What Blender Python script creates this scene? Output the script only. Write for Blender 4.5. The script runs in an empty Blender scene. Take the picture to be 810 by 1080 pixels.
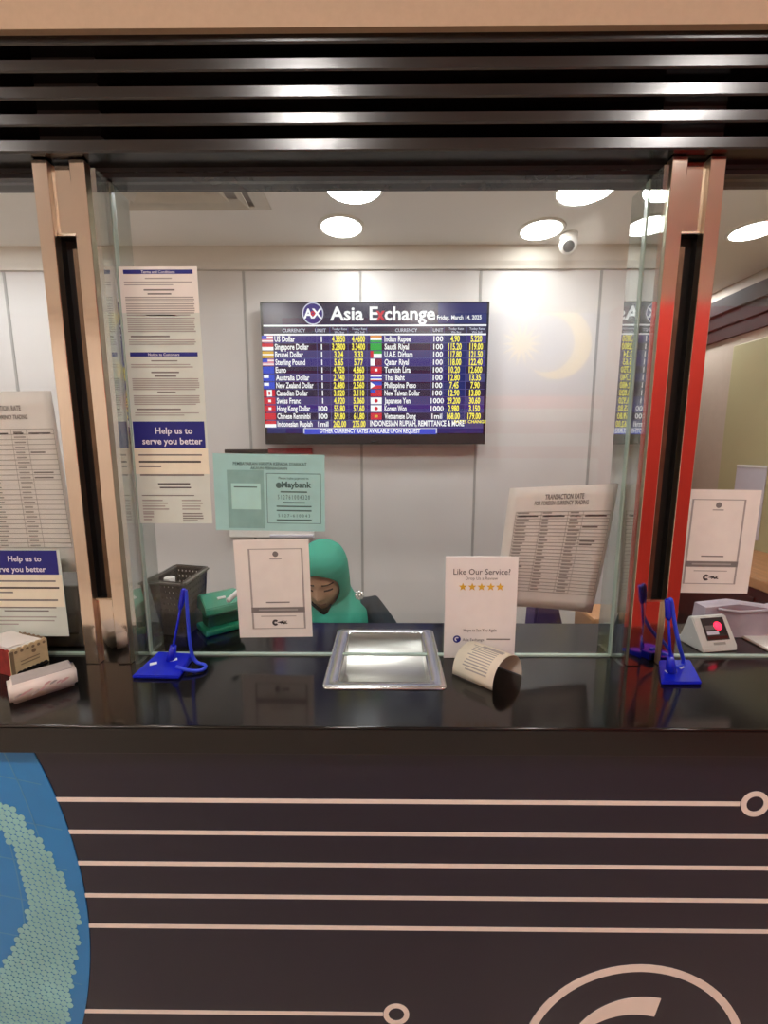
import bpy, bmesh, math, random
from mathutils import Vector, Matrix, Euler
random.seed(7)
PI = math.pi
scene = bpy.context.scene
COL = scene.collection

# ------------------------------------------------------------------ camera
F, W, H = 450.0, 810.0, 1080.0
CAM = Vector((0, 0, 1.51))
PITCH, YAW = math.radians(8.5), math.radians(0.45)
cd = bpy.data.cameras.new('camera'); cam = bpy.data.objects.new('camera', cd); COL.objects.link(cam)
cam.location = CAM
cam.rotation_euler = (PI / 2 - PITCH, 0, YAW)
cd.sensor_fit = 'HORIZONTAL'; cd.sensor_width = 36.0; cd.lens = F / W * 36.0
cd.clip_start = 0.02; cd.clip_end = 60
scene.camera = cam
RM = Euler((PI / 2 - PITCH, 0, YAW)).to_matrix()

def ray(px, py):
    return RM @ Vector(((px - W / 2) / F, -(py - H / 2) / F, -1.0))
def aY(px, py, Y):            # the point a pixel shows on the upright plane y = Y
    d = ray(px, py); return CAM + d * ((Y - CAM.y) / d.y)
def aZ(px, py, Z):            # ... on the level plane z = Z
    d = ray(px, py); return CAM + d * ((Z - CAM.z) / d.z)
def aX(px, py, X):
    d = ray(px, py); return CAM + d * ((X - CAM.x) / d.x)

# ------------------------------------------------------------------ materials
def lin(h):
    h = h.lstrip('#'); v = [int(h[i:i + 2], 16) / 255 for i in (0, 2, 4)]
    return [c / 12.92 if c <= .04045 else ((c + .055) / 1.055) ** 2.4 for c in v] + [1.0]

def mat(name, col, rough=.5, metal=0., emit=0., noise=0., nscale=40., bump=0., spec=None, stretch=None, coat=0.):
    m = bpy.data.materials.new(name); m.use_nodes = True
    nt = m.node_tree; b = nt.nodes['Principled BSDF']
    c = lin(col) if isinstance(col, str) else col
    b.inputs['Base Color'].default_value = c
    b.inputs['Roughness'].default_value = rough
    b.inputs['Metallic'].default_value = metal
    if spec is not None: b.inputs['Specular IOR Level'].default_value = spec
    if coat: b.inputs['Coat Weight'].default_value = coat
    if emit:
        b.inputs['Emission Color'].default_value = c; b.inputs['Emission Strength'].default_value = emit
    if noise or bump:
        tc = nt.nodes.new('ShaderNodeTexCoord'); src = tc.outputs['Object']
        if stretch:
            mp = nt.nodes.new('ShaderNodeMapping'); mp.inputs['Scale'].default_value = stretch
            nt.links.new(src, mp.inputs['Vector']); src = mp.outputs['Vector']
        n = nt.nodes.new('ShaderNodeTexNoise'); n.inputs['Scale'].default_value = nscale; n.inputs['Detail'].default_value = 4
        nt.links.new(src, n.inputs['Vector'])
        if noise:
            r = nt.nodes.new('ShaderNodeValToRGB')
            r.color_ramp.elements[0].color = [x * (1 - noise) for x in c[:3]] + [1]
            r.color_ramp.elements[1].color = [min(1, x * (1 + noise)) for x in c[:3]] + [1]
            r.color_ramp.elements[0].position = .3; r.color_ramp.elements[1].position = .7
            nt.links.new(n.outputs['Fac'], r.inputs['Fac']); nt.links.new(r.outputs['Color'], b.inputs['Base Color'])
        if bump:
            bp = nt.nodes.new('ShaderNodeBump'); bp.inputs['Strength'].default_value = bump; bp.inputs['Distance'].default_value = .004
            nt.links.new(n.outputs['Fac'], bp.inputs['Height']); nt.links.new(bp.outputs['Normal'], b.inputs['Normal'])
    return m

def glass_mat(name, tint, k=1.0, base=0.0):
    m = bpy.data.materials.new(name); m.use_nodes = True; nt = m.node_tree
    nt.nodes.remove(nt.nodes['Principled BSDF']); out = nt.nodes['Material Output']
    t = nt.nodes.new('ShaderNodeBsdfTransparent'); t.inputs['Color'].default_value = tint
    g = nt.nodes.new('ShaderNodeBsdfGlossy'); g.inputs['Roughness'].default_value = 0.0
    fr = nt.nodes.new('ShaderNodeFresnel'); fr.inputs['IOR'].default_value = 1.45
    ge = nt.nodes.new('ShaderNodeNewGeometry'); mi_ = nt.nodes.new('ShaderNodeMapRange')
    mi_.inputs['To Min'].default_value = 1.45; mi_.inputs['To Max'].default_value = 1 / 1.45
    nt.links.new(ge.outputs['Backfacing'], mi_.inputs['Value']); nt.links.new(mi_.outputs[0], fr.inputs['IOR'])
    ma = nt.nodes.new('ShaderNodeMath'); ma.operation = 'MULTIPLY_ADD'; ma.use_clamp = True
    ma.inputs[1].default_value = k; ma.inputs[2].default_value = base
    mx = nt.nodes.new('ShaderNodeMixShader')
    nt.links.new(fr.outputs[0], ma.inputs[0]); nt.links.new(ma.outputs[0], mx.inputs['Fac'])
    nt.links.new(t.outputs[0], mx.inputs[1]); nt.links.new(g.outputs[0], mx.inputs[2])
    nt.links.new(mx.outputs[0], out.inputs['Surface'])
    return m

M = dict(
    wall=mat('white_wall_panel', '#d3cecb', .35, noise=.02, nscale=6),
    seam=mat('panel_joint', '#a3a09c', .6, noise=.05),
    ceil=mat('ceiling_paint', '#f0ece6', .8, noise=.02, nscale=5),
    cornice=mat('cornice_paint', '#d8d1c8', .6, noise=.02),
    grille=mat('grille_enamel', '#cfc9bd', .5, noise=.03),
    lampglass=mat('lamp_diffuser', '#fdfcf6', .4, emit=15),
    lampbright=mat('lamp_diffuser_cool', '#f8fcff', .4, emit=66),
    lamprim=mat('lamp_rim', '#eeeae2', .4, noise=.02),
    beige=mat('beige_bulkhead', '#bda488', .7, noise=.03, nscale=90),
    louver=mat('louver_dark_gloss', '#120d0c', .22, noise=.15, nscale=25, spec=.8, bump=.05),
    soffit=mat('soffit_dark_gloss', '#3b3b3d', .22, noise=.06, spec=.7),
    stone=mat('black_polished_stone', '#0d0c0c', .12, noise=.25, nscale=180, spec=.6),
    stonedge=mat('black_edge', '#0b0908', .25, noise=.2),
    panel=mat('dark_purple_laminate', '#161026', .22, noise=.06, nscale=60, spec=.5),
    line=mat('cream_vinyl_line', '#efe3d8', .5, noise=.02),
    globe=mat('globe_blue_print', '#2480c4', .35, noise=.2, nscale=3),
    globeline=mat('globe_grid_print', '#4a90c0', .4, noise=.05),
    globedot=mat('globe_dot_print', '#8cc6c8', .4, noise=.12, nscale=8),
    steel=mat('polished_steel', '#efe4d6', .1, 1.0, noise=.05, nscale=9, stretch=(1, 1, .2)),
    steeledge=mat('satin_steel_edge', '#dccdb8', .28, 1.0, noise=.05),
    slot=mat('slot_dark', '#150f0c', .6, noise=.3, nscale=30),
    track=mat('slot_bronze', '#6a5644', .35, .8, noise=.25, nscale=20),
    tray=mat('tray_stainless', '#cfcfd0', .2, 1.0, noise=.06, nscale=40, stretch=(1, 12, 1)),
    trayin=mat('tray_scoop_stainless', '#b9b7b0', .28, 1.0, noise=.06, nscale=40, stretch=(1, 12, 1)),
    paper=mat('white_paper', '#ece9e1', .7, noise=.03, nscale=30),
    creamp=mat('cream_paper', '#e9e2ce', .7, noise=.03, nscale=30),
    greyp=mat('grey_white_paper', '#efece6', .7, noise=.03, nscale=30),
    greenp=mat('pale_green_paper', '#d5dfd5', .7, noise=.04, nscale=20),
    yellowp=mat('pale_yellow_paper', '#f0ead2', .7, noise=.03),
    teal=mat('teal_paper', '#a2d3d0', .7, noise=.04, nscale=25),
    tealdk=mat('teal_print_box', '#86b3ae', .7, noise=.08),
    teallt=mat('teal_light_box', '#aee0d9', .7, noise=.03),
    ink=mat('grey_ink', '#807c79', .8, noise=.05),
    inklt=mat('pale_ink', '#a9a6a0', .8, noise=.06),
    inkdk=mat('dark_ink', '#4a4645', .8, noise=.05),
    inkteal=mat('teal_ink', '#55736f', .8, noise=.05),
    blueink=mat('navy_print', '#1b1f7e', .5, noise=.08),
    whiteink=mat('white_print', '#e8e8f4', .5, noise=.02),
    gold=mat('gold_star_print', '#e2b53c', .5, noise=.05),
    acrylic=mat('sign_board', '#f1eeea', .3, noise=.02),
    bluepl=mat('blue_plastic', '#0d1fc0', .25, noise=.1, spec=.6),
    bluecord=mat('blue_cord', '#2a45d8', .4, noise=.08),
    clip=mat('clear_tag', '#dfe3ee', .2, noise=.05),
    basket=mat('dark_grey_plastic', '#4c4742', .5, noise=.08, nscale=30),
    basketrim=mat('basket_rim', '#6a665f', .35, noise=.08),
    green=mat('green_enamel', '#1f8f6c', .3, noise=.08, nscale=30, spec=.6),
    greendk=mat('dark_green_enamel', '#0f5b45', .4, noise=.1),
    whitepl=mat('white_plastic', '#e4e2dd', .4, noise=.03),
    blackpl=mat('black_plastic', '#121112', .3, noise=.15),
    screenoff=mat('red_dark_display', '#4a1a1a', .2, noise=.2),
    led=mat('red_led', '#ff2a4a', .4, emit=2.2),
    skin=mat('skin', '#c69a7c', .5, noise=.08, nscale=25),
    brow=mat('eyebrow_hair', '#3a2822', .7, noise=.1),
    lip=mat('lips', '#9a5a50', .45, noise=.08),
    lid=mat('eyelid_line', '#4a332b', .6, noise=.08),
    hijab=mat('teal_hijab_cloth', '#2a8a73', .75, noise=.12, nscale=14, bump=.25),
    dress=mat('dark_navy_cloth', '#0d1a22', .8, noise=.2, nscale=30, bump=.2),
    pin=mat('brooch_silver', '#e8e8e0', .2, .6, noise=.05),
    boxcream=mat('box_cream_print', '#d3bd92', .6, noise=.12, nscale=60),
    boxred=mat('box_red_print', '#93302a', .6, noise=.3, nscale=50),
    boxbrown=mat('box_brown_print', '#8a755a', .6, noise=.1),
    tissue=mat('tissue_wrap', '#e8ddd4', .35, noise=.05, nscale=40, bump=.2),
    tissuetop=mat('tissue_wrap_clear', '#b5adab', .3, noise=.08, nscale=30, bump=.3),
    pinkprint=mat('pink_print', '#dcb2b2', .5, noise=.1),
    red=mat('red_banner', '#dc3a30', .6, noise=.06, nscale=3),
    corridorw=mat('corridor_wall', '#ddd0c3', .6, noise=.04),
    corridorf=mat('corridor_floor', '#cfc3b6', .2, noise=.06, nscale=4),
    carpet=mat('office_floor', '#c4bcb2', .7, noise=.1),
    desk=mat('desk_grey', '#a39c95', .35, noise=.1),
    olive=mat('olive_panel', '#b1aa84', .5, noise=.04, nscale=4),
    brown=mat('dark_brown_wood', '#26110e', .6, noise=.2, nscale=10, stretch=(1, .2, 6)),
    tan=mat('tan_wood', '#a5764f', .45, noise=.2, nscale=10, stretch=(6, .3, 1)),
    greige=mat('greige_wall', '#b9aa9b', .6, noise=.03),
    lilac=mat('lilac_bag', '#b7a9b3', .5, noise=.15, nscale=25),
    purple=mat('purple_cloth', '#3c2350', .7, noise=.1),
    lightgrey=mat('pale_notice', '#c9c4ce', .6, noise=.03),
    tvframe=mat('tv_bezel', '#17151a', .25, noise=.1),
    frame_red=mat('red_frame', '#8e3a40', .5, noise=.1),
    flagblue=mat('flag_blue', '#1a2a7a', .6, noise=.05),
    flagyellow=mat('flag_yellow', '#f2c818', .6, noise=.03),
    flagwhite=mat('flag_white', '#e8e4de', .6, noise=.03),
    glassedge=mat('glass_edge', '#a9bdb0', .15, noise=.08, spec=.8),
    glass=glass_mat('clear_glass', (.975, .985, .98, 1)),
    fin=glass_mat('reflective_glass', (.86, .93, .9, 1), 1.0, .42),
)
def em(name, col, s):
    m = bpy.data.materials.new(name); m.use_nodes = True; nt = m.node_tree
    b = nt.nodes['Principled BSDF']; c = lin(col)
    b.inputs['Base Color'].default_value = (.01, .01, .012, 1); b.inputs['Roughness'].default_value = .25
    b.inputs['Emission Color'].default_value = c; b.inputs['Emission Strength'].default_value = s
    return m
for k, c, s in (('s_bg', '#1c1a50', .75), ('s_row1', '#3a2a86', .8), ('s_row2', '#2a1142', .7), ('s_row3', '#4a4a86', .75),
                ('s_head', '#3a3450', .7), ('s_blue', '#14236e', .85), ('s_white', '#ffffff', 1.05), ('s_yellow', '#f4e650', 1.25), ('s_line', '#dfe0f2', .9),
                ('s_rule', '#6a66b0', .7),
                ('s_red', '#d8283a', .95), ('s_green', '#2fb24a', .95), ('s_fblue', '#3d55d8', .9), ('s_pink', '#e49aa8', .95),
                ('s_gold', '#e8b84a', .95), ('s_maroon', '#8a1f3f', .9), ('s_orange', '#f0a050', .95)):
    M[k] = em(k, c, s)

# ------------------------------------------------------------------ builders
class MB:
    def __init__(s): s.bm = bmesh.new(); s.mats = []
    def mi(s, m):
        if m is None: return 0
        if m not in s.mats: s.mats.append(m)
        return s.mats.index(m)
    def face(s, pts, m=None, smooth=False):
        vs = [s.bm.verts.new(p) for p in pts]
        f = s.bm.faces.new(vs); f.material_index = s.mi(m); f.smooth = smooth; return f
    def box(s, x0, x1, y0, y1, z0, z1, m=None, bev=0., mtx=None, seg=2):
        b = bmesh.new()
        bmesh.ops.create_cube(b, size=1)
        bmesh.ops.scale(b, vec=(abs(x1 - x0), abs(y1 - y0), abs(z1 - z0)), verts=b.verts)
        bmesh.ops.translate(b, vec=((x0 + x1) / 2, (y0 + y1) / 2, (z0 + z1) / 2), verts=b.verts)
        if bev: bmesh.ops.bevel(b, geom=b.edges[:], offset=bev, segments=seg, profile=.5, affect='EDGES')
        s.merge(b, m, mtx, smooth=False)
        return s
    def merge(s, b, m=None, mtx=None, smooth=None):
        i = s.mi(m); mp = {}
        for v in b.verts: mp[v] = s.bm.verts.new(mtx @ v.co if mtx else v.co)
        for f in b.faces:
            try: n = s.bm.faces.new([mp[v] for v in f.verts])
            except ValueError: continue
            n.material_index = i; n.smooth = f.smooth if smooth is None else smooth
        b.free()
    def prism(s, poly, d, m=None, mtx=None, smooth=False):
        """closed outline poly (3-D points) pushed along vector d"""
        i = s.mi(m); d = Vector(d)
        T = (lambda p: mtx @ Vector(p)) if mtx else (lambda p: Vector(p))
        a = [s.bm.verts.new(T(p)) for p in poly]; b = [s.bm.verts.new(T(Vector(p) + d)) for p in poly]
        n = len(poly); fs = [s.bm.faces.new(a), s.bm.faces.new(b[::-1])]
        for k in range(n):
            fs.append(s.bm.faces.new([a[k], b[k], b[(k + 1) % n], a[(k + 1) % n]]))
        for f in fs: f.material_index = i
        for f in fs[2:]: f.smooth = smooth
        return s
    def tube(s, pts, r, m=None, n=10, cap=True):
        i = s.mi(m); pts = [Vector(p) for p in pts]; rings = []
        up = Vector((.123, .2, .97)).normalized()
        for k, p in enumerate(pts):
            t = (pts[min(k + 1, len(pts) - 1)] - pts[max(k - 1, 0)]).normalized()
            a = t.cross(up).normalized(); b = a.cross(t).normalized(); up = b if abs(b.dot(t)) < .99 else up
            rr = r[k] if isinstance(r, (list, tuple)) else r
            rings.append([s.bm.verts.new(p + (a * math.cos(2 * PI * j / n) + b * math.sin(2 * PI * j / n)) * rr) for j in range(n)])
        for k in range(len(rings) - 1):
            for j in range(n):
                f = s.bm.faces.new([rings[k][j], rings[k][(j + 1) % n], rings[k + 1][(j + 1) % n], rings[k + 1][j]])
                f.smooth = True; f.material_index = i
        if cap:
            for rg in (rings[0], rings[-1]):
                f = s.bm.faces.new(rg); f.material_index = i
        return s
    def lathe(s, prof, c, m=None, n=32, mtx=None):
        """prof: (radius, height) list about the z axis through c"""
        i = s.mi(m); c = Vector(c); rings = []
        for r, z in prof:
            ring = [Vector((r * math.cos(2 * PI * j / n), r * math.sin(2 * PI * j / n), z)) for j in range(n)]
            ring = [(mtx @ p if mtx else p) + c for p in ring]
            rings.append([s.bm.verts.new(p) for p in ring])
        for k in range(len(rings) - 1):
            for j in range(n):
                f = s.bm.faces.new([rings[k][j], rings[k][(j + 1) % n], rings[k + 1][(j + 1) % n], rings[k + 1][j]])
                f.smooth = True; f.material_index = i
        for rg in (rings[0], rings[-1]):
            f = s.bm.faces.new(rg); f.material_index = i
        return s
    def build(s, name, m=None, parent=None, normals=True):
        if normals: bmesh.ops.recalc_face_normals(s.bm, faces=s.bm.faces[:])
        me = bpy.data.meshes.new(name); s.bm.to_mesh(me); s.bm.free()
        if s.mats:
            for x in s.mats: me.materials.append(x)
        else: me.materials.append(m)
        o = bpy.data.objects.new(name, me); COL.objects.link(o)
        if parent is not None:
            o.parent = parent
            o.matrix_parent_inverse = Matrix.Identity(4)
            wm = parent.matrix_basis.copy(); q = parent.parent
            while q is not None: wm = q.matrix_basis @ wm; q = q.parent
            me.transform(wm.inverted())
        return o

def empty(name, loc, label, cat, group=None):
    o = bpy.data.objects.new(name, None); COL.objects.link(o); o.location = loc
    o.empty_display_size = .05
    tag(o, label, cat, group); return o
def tag(o, label, cat, group=None):
    o['label'] = label; o['category'] = cat
    if group: o['group'] = group
    return o
def struct(o): o['kind'] = 'structure'; return o
def copy_tree(o, parent=None):
    c = o.copy(); COL.objects.link(c)
    if parent is not None: c.parent = parent
    for ch in list(o.children): copy_tree(ch, c)
    return c

_tc = {}
def text_mesh(t, bold=0.):
    """outline of a line of text: list of 2-D verts, faces, width (size 1, left at 0)"""
    key = (t, bold)
    if key in _tc: return _tc[key]
    cu = bpy.data.curves.new('t', 'FONT'); cu.body = t; cu.size = 1; cu.offset = bold; cu.resolution_u = 2
    ob = bpy.data.objects.new('t', cu); COL.objects.link(ob)
    dg = bpy.context.evaluated_depsgraph_get(); dg.update()
    me = bpy.data.meshes.new_from_object(ob.evaluated_get(dg))
    vs = [(v.co.x, v.co.y) for v in me.vertices]; fs = [tuple(p.vertices) for p in me.polygons]
    bpy.data.objects.remove(ob); bpy.data.curves.remove(cu); bpy.data.meshes.remove(me)
    if vs:
        x0 = min(v[0] for v in vs); w = max(v[0] for v in vs) - x0
        vs = [(v[0] - x0, v[1]) for v in vs]
    else: w = 0
    _tc[key] = (vs, fs, w); return _tc[key]

class Flat:
    """a flat or bent sheet: f(u, v) in metres -> point; prints lie on its face towards n"""
    def __init__(s, f, n=None): s.f = f; s.n = n
    def P(s, u, v, e=0.):
        p = Vector(s.f(u, v))
        if e:
            if s.n is None:
                d = 1e-3; a = Vector(s.f(u + d, v)) - p; b = Vector(s.f(u, v + d)) - p
                nn = a.cross(b).normalized()
            else: nn = s.n
            p = p + nn * e
        return p
    def rect(s, mb, u0, v0, u1, v1, m, e=.0004, nu=1, nv=1):
        i = mb.mi(m)
        g = [[mb.bm.verts.new(s.P(u0 + (u1 - u0) * a / nu, v0 + (v1 - v0) * b / nv, e)) for a in range(nu + 1)] for b in range(nv + 1)]
        for b in range(nv):
            for a in range(nu):
                f = mb.bm.faces.new([g[b][a], g[b][a + 1], g[b + 1][a + 1], g[b + 1][a]]); f.material_index = i; f.smooth = s.n is None
    def text(s, mb, t, u, v, size, m, align='C', bold=0., width=None, e=.0006, slant=0):
        vs, fs, w = text_mesh(t, bold)
        if not vs: return
        sx = size if not width else width / w
        off = {'L': 0, 'C': -w * sx / 2, 'R': -w * sx}[align]
        i = mb.mi(m)
        nv = [mb.bm.verts.new(s.P(u + off + x * sx + slant * y * size, v + y * size, e)) for x, y in vs]
        for f in fs:
            try: n = mb.bm.faces.new([nv[k] for k in f]); n.material_index = i
            except ValueError: pass
    def lines(s, mb, u0, u1, v, n, pitch, th, m, nu=1, ragged=.15, e=.0004, align='L'):
        for k in range(n):
            L = (u1 - u0) * (1 - random.random() * ragged * (3 if k == n - 1 else 1))
            a = u0 if align == 'L' else (u0 + u1 - L) / 2
            s.rect(mb, a, v - k * pitch - th, a + L, v - k * pitch, m, e, nu)
    def ring(s, mb, u, v, r0, r1, m, e=.0006, n=32, a0=0, a1=2 * PI):
        i = mb.mi(m)
        for k in range(n):
            q = [a0 + (a1 - a0) * k / n, a0 + (a1 - a0) * (k + 1) / n]
            pts = [(r0, q[0]), (r1, q[0]), (r1, q[1]), (r0, q[1])]
            if r0 == 0: pts = [(0, 0), (r1, q[0]), (r1, q[1])]
            f = mb.bm.faces.new([mb.bm.verts.new(s.P(u + r * math.cos(a), v + r * math.sin(a), e)) for r, a in pts]); f.material_index = i
    def poly(s, mb, pts, m, e=.0006):
        f = mb.bm.faces.new([mb.bm.verts.new(s.P(u, v, e)) for u, v in pts]); f.material_index = mb.mi(m)
    def sheet(s, w, h, th, nu=1, nv=1, m=None):
        """the sheet itself with thickness th behind its face"""
        mb = MB(); i = mb.mi(m)
        fr = [[mb.bm.verts.new(s.P(w * a / nu, h * b / nv)) for a in range(nu + 1)] for b in range(nv + 1)]
        bk = [[mb.bm.verts.new(s.P(w * a / nu, h * b / nv, -th)) for a in range(nu + 1)] for b in range(nv + 1)]
        def q(a, b, c, d):
            f = mb.bm.faces.new([a, b, c, d]); f.material_index = i; f.smooth = s.n is None
        for b in range(nv):
            for a in range(nu):
                q(fr[b][a], fr[b][a + 1], fr[b + 1][a + 1], fr[b + 1][a]); q(bk[b + 1][a], bk[b + 1][a + 1], bk[b][a + 1], bk[b][a])
        for a in range(nu):
            q(bk[0][a], bk[0][a + 1], fr[0][a + 1], fr[0][a]); q(fr[nv][a], fr[nv][a + 1], bk[nv][a + 1], bk[nv][a])
        for b in range(nv):
            q(fr[b][0], fr[b + 1][0], bk[b + 1][0], bk[b][0]); q(bk[b][nu], bk[b + 1][nu], fr[b + 1][nu], fr[b][nu])
        return mb
NF = Vector((0, -1, 0))
def upright(x0, z0, Y): return Flat(lambda u, v: (x0 + u, Y, z0 + v), NF)

# ------------------------------------------------------------------ key planes
ZC = 1.10                                    # counter top
YG = aZ(405, 691, ZC).y                      # glass
YF = aZ(405, 767, ZC).y                      # counter front edge
YR = aZ(405, 657, ZC).y                      # counter rear edge
ZS = aY(405, 190, YG).z                      # underside of the fascia
YP = .762                                    # front of the posts
YW = 2.14                                    # back wall
ZK = aY(405, 263, YW).z                      # office ceiling
print('planes', YG, YF, YR, ZS, ZK)
XRW = aZ(810, 282, ZK).x                     # right side wall of the right booth
XE = aY(676, 400, YW).x + .12                # where the back wall ends
ZPB = aY(405, 795, YF).z                     # underside of the counter top
YPN = YF + .018                              # face of the counter panel
HL = YG - .0045                              # outer face of the glass

# ------------------------------------------------------------------ setting
def slab(name, x0, x1, y0, y1, z0, z1, m, parent=None):
    b = MB(); b.box(x0, x1, y0, y1, z0, z1); o = b.build(name, m, parent)
    return o if parent else struct(o)
slab('floor', -4, 4.2, -3.2, 3.7, -.05, 0, M['corridorf'])
wb = slab('wall_back', -3.2, XE, YW, YW + .1, 0, ZK + .05, M['wall'])
b = MB()
for px, py in ((14, 370), (257, 295), (380, 295), (507, 295), (634, 295)):
    x = aY(px, py, YW).x
    b.box(x - .006, x + .006, YW - .0025, YW + .002, .09, aY(405, 286, YW).z)
x = aY(5, 300, YW).x
b.build('panel_joint', M['seam'], wb)
b = MB(); zc = aY(405, 285, YW).z
b.prism([(-3.2, YW, zc), (-3.2, YW - .014, zc), (-3.2, YW - .018, zc + .012), (-3.2, YW - .028, zc + .03), (-3.2, YW - .045, ZK), (-3.2, YW, ZK)], (XE + 3.2, 0, 0))
struct(b.build('trim_1', M['cornice']))
slab('ceiling', -3.2, XRW + .1, YG - .05, 3.6, ZK, ZK + .08, M['ceil'])
slab('wall_left', -3.3, -3.2, YG, YW + .1, 0, ZK, M['wall'])
slab('wall_divider', XE - .1, XE, YW + .1, 3.5, 0, ZK, M['greige'])
slab('wall_far', XE, XRW + .1, 3.5, 3.6, 0, ZK, M['greige'])
wr = slab('wall_right', XRW, XRW + .1, YG, 3.5, 0, ZK, M['greige'])
# dark brown cornice and beige band along the right wall
za, zb, zd = aX(810, 300, XRW).z, aX(810, 344, XRW).z, aX(810, 282, XRW).z
b = MB()
b.prism([(XRW, YG, zb), (XRW - .02, YG, zb), (XRW - .025, YG, zb + (za - zb) * .3), (XRW - .035, YG, zb + (za - zb) * .33), (XRW - .045, YG, zb + (za - zb) * .62),
         (XRW - .06, YG, zb + (za - zb) * .66), (XRW - .075, YG, za), (XRW, YG, za)], (0, 3.5 - YG, 0))
struct(b.build('trim_2', M['brown']))
b = MB(); y1 = aX(766, 450, XRW).y
z1 = aX(800, 358, XRW).z
b.box(XRW - .012, XRW, YG + .3, y1, .2, z1, bev=.004); b.build('olive_panel', M['olive'], wr)

# corridor side: walls, ceiling and bulkhead above the counter
wo = slab('wall_rear', -4, 4.2, -3.2, -3.1, 0, 2.95, M['corridorw'])
slab('wall_corridor_left', -4, -3.9, -3.1, .7, 0, 2.95, M['corridorw'])
slab('wall_corridor_right', 4.1, 4.2, -3.1, .7, 0, 2.95, M['corridorw'])
slab('ceiling_corridor', -4, 4.2, -3.2, .8, 2.9, 2.98, M['ceil'])
# flag mural on the opposite wall: shows only as a ghost in the glass
fx, fz, fw, fh = -1.1, 1.27, 3.6, 1.85
fl = Flat(lambda u, v: (fx + fw - u - .0, -3.099, fz + v), Vector((0, 1, 0)))
b = MB()
for k in range(14): fl.rect(b, 0, fh * k / 14, fw, fh * (k + 1) / 14, M['red'] if k % 2 else M['flagwhite'], .002)
fl.rect(b, 0, fh * 6 / 14, fw / 2, fh, M['flagblue'], .004)
b2 = b
cu, cv, R = .72, fh * .715, .36
pts = [(cu + R * math.cos(a), cv + R * math.sin(a)) for a in [math.radians(40 + 280 * k / 30) for k in range(31)]]
pts2 = [(cu + .11 + R * .8 * math.cos(a), cv + R * .8 * math.sin(a)) for a in [math.radians(47 + 266 * k / 30) for k in range(31)]]
for k in range(30): fl.poly(b, [pts[k], pts[k + 1], pts2[k + 1], pts2[k]], M['flagyellow'], .006)
for k in range(14):
    a = 2 * PI * k / 14; c0 = (cu + .37, cv)
    fl.poly(b, [(c0[0] + .09 * math.cos(a - .2), c0[1] + .09 * math.sin(a - .2)), (c0[0] + .25 * math.cos(a), c0[1] + .25 * math.sin(a)),
                (c0[0] + .09 * math.cos(a + .2), c0[1] + .09 * math.sin(a + .2)), c0], M['flagyellow'], .006)
b.build('flag_mural', None, wo, normals=False)
# red hoarding on the right of the corridor: mirrored in the polished right post
struct(slab('wall_hoarding', 1.35, 4.1, -1.15, -1.05, 0, 2.33, M['red']))

YL = .748; ZPT = aY(405, 160, YL).z
bulk = slab('wall_bulkhead', -4, 4.2, YL - .01, YG + .3, aY(405, 28, YL - .01).z, 2.95, M['beige'])
# louvered fascia
fz0, fz1 = ZPT, aY(405, 29, YL).z
fa = MB(); fa.box(-3.2, 3.2, YL + .05, YG + .06, fz0 + .006, fz1)
fas = struct(fa.build('trim_3', M['louver']))
b = MB()
n = 5; pitch = (fz1 - fz0) / 4.56
for k in range(n):
    z0 = fz0 + k * pitch
    b.prism([(-3.2, YL + .002, z0 + .002), (-3.2, YL, z0 + .004), (-3.2, YL, z0 + pitch * .50), (-3.2, YL + .003, z0 + pitch * .55), (-3.2, YL + .05, z0 + pitch * .55), (-3.2, YL + .05, z0 + .002)], (6.4, 0, 0))
b.build('louver_slat', M['louver'], fas)
b = MB(); b.box(-3.2, 3.2, YG - .012, YG + .03, ZS - .001, fz0 + .006); b.box(-3.2, 3.2, YG - .016, YG + .03, ZS + .006, ZS + .018)
b.build('soffit_board', M['soffit'], fas)
# louver brackets, seen between the slats beside each post
for px in (62, 742):
    x = aY(px, 120, YL).x
    b = MB(); b.box(x - .05, x + .05, YL + .022, YL + .05, fz0 + .003, fz0 + (fz1 - fz0) * (.95 if px < 100 else .62))
    b.build('louver_bracket', M['slot'] if px < 100 else M['soffit'], fas)

# ceiling fittings
def downlight(x, y, r, glass, label):
    t = empty('ceiling_downlight', (x, y, ZK), label, 'ceiling light', 'round recessed ceiling downlights')
    b = MB(); b.lathe([(r + .012, 0), (r + .012, -.003), (r + .004, -.006), (r - .002, -.005), (r - .002, 0)], (x, y, ZK)); b.build('trim_ring', M['lamprim'], t)
    b = MB(); b.lathe([(r - .002, -.001), (r - .002, -.0045), (r * .6, -.006), (.004, -.0065)], (x, y, ZK)); b.build('diffuser', glass, t)
    return t
p = aZ(360, 239, ZK); downlight(p.x, p.y, .086, M['lampglass'], 'oval-looking downlight near back wall above left end of the rate screen')
p = aZ(571, 242, ZK); downlight(p.x, p.y, .086, M['lampglass'], 'downlight beside the small round security camera')
p = aZ(795, 243, ZK); downlight(p.x, p.y, .086, M['lampglass'], 'downlight over the right booth, right of the red-reflecting post')
p = aZ(373, 197, ZK); downlight(p.x, p.y, .098, M['lampbright'], 'brilliant white downlight cut by the dark fascia at picture centre')
p = aZ(618, 199, ZK); downlight(p.x, p.y, .098, M['lampbright'], 'brilliant white downlight cut by the dark fascia, right of centre')
for x, y in ((-1.75, 1.65), (-2.5, 1.6), (1.75, 2.75), (-.75, 1.12), (.25, 1.12), (1.3, 1.12), (-1.7, 1.12)):  # unseen downlights, added to raise the general light in the office
    downlight(x, y, .098, M['lampbright'], 'added ceiling downlight out of view, brightening the office')

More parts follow.
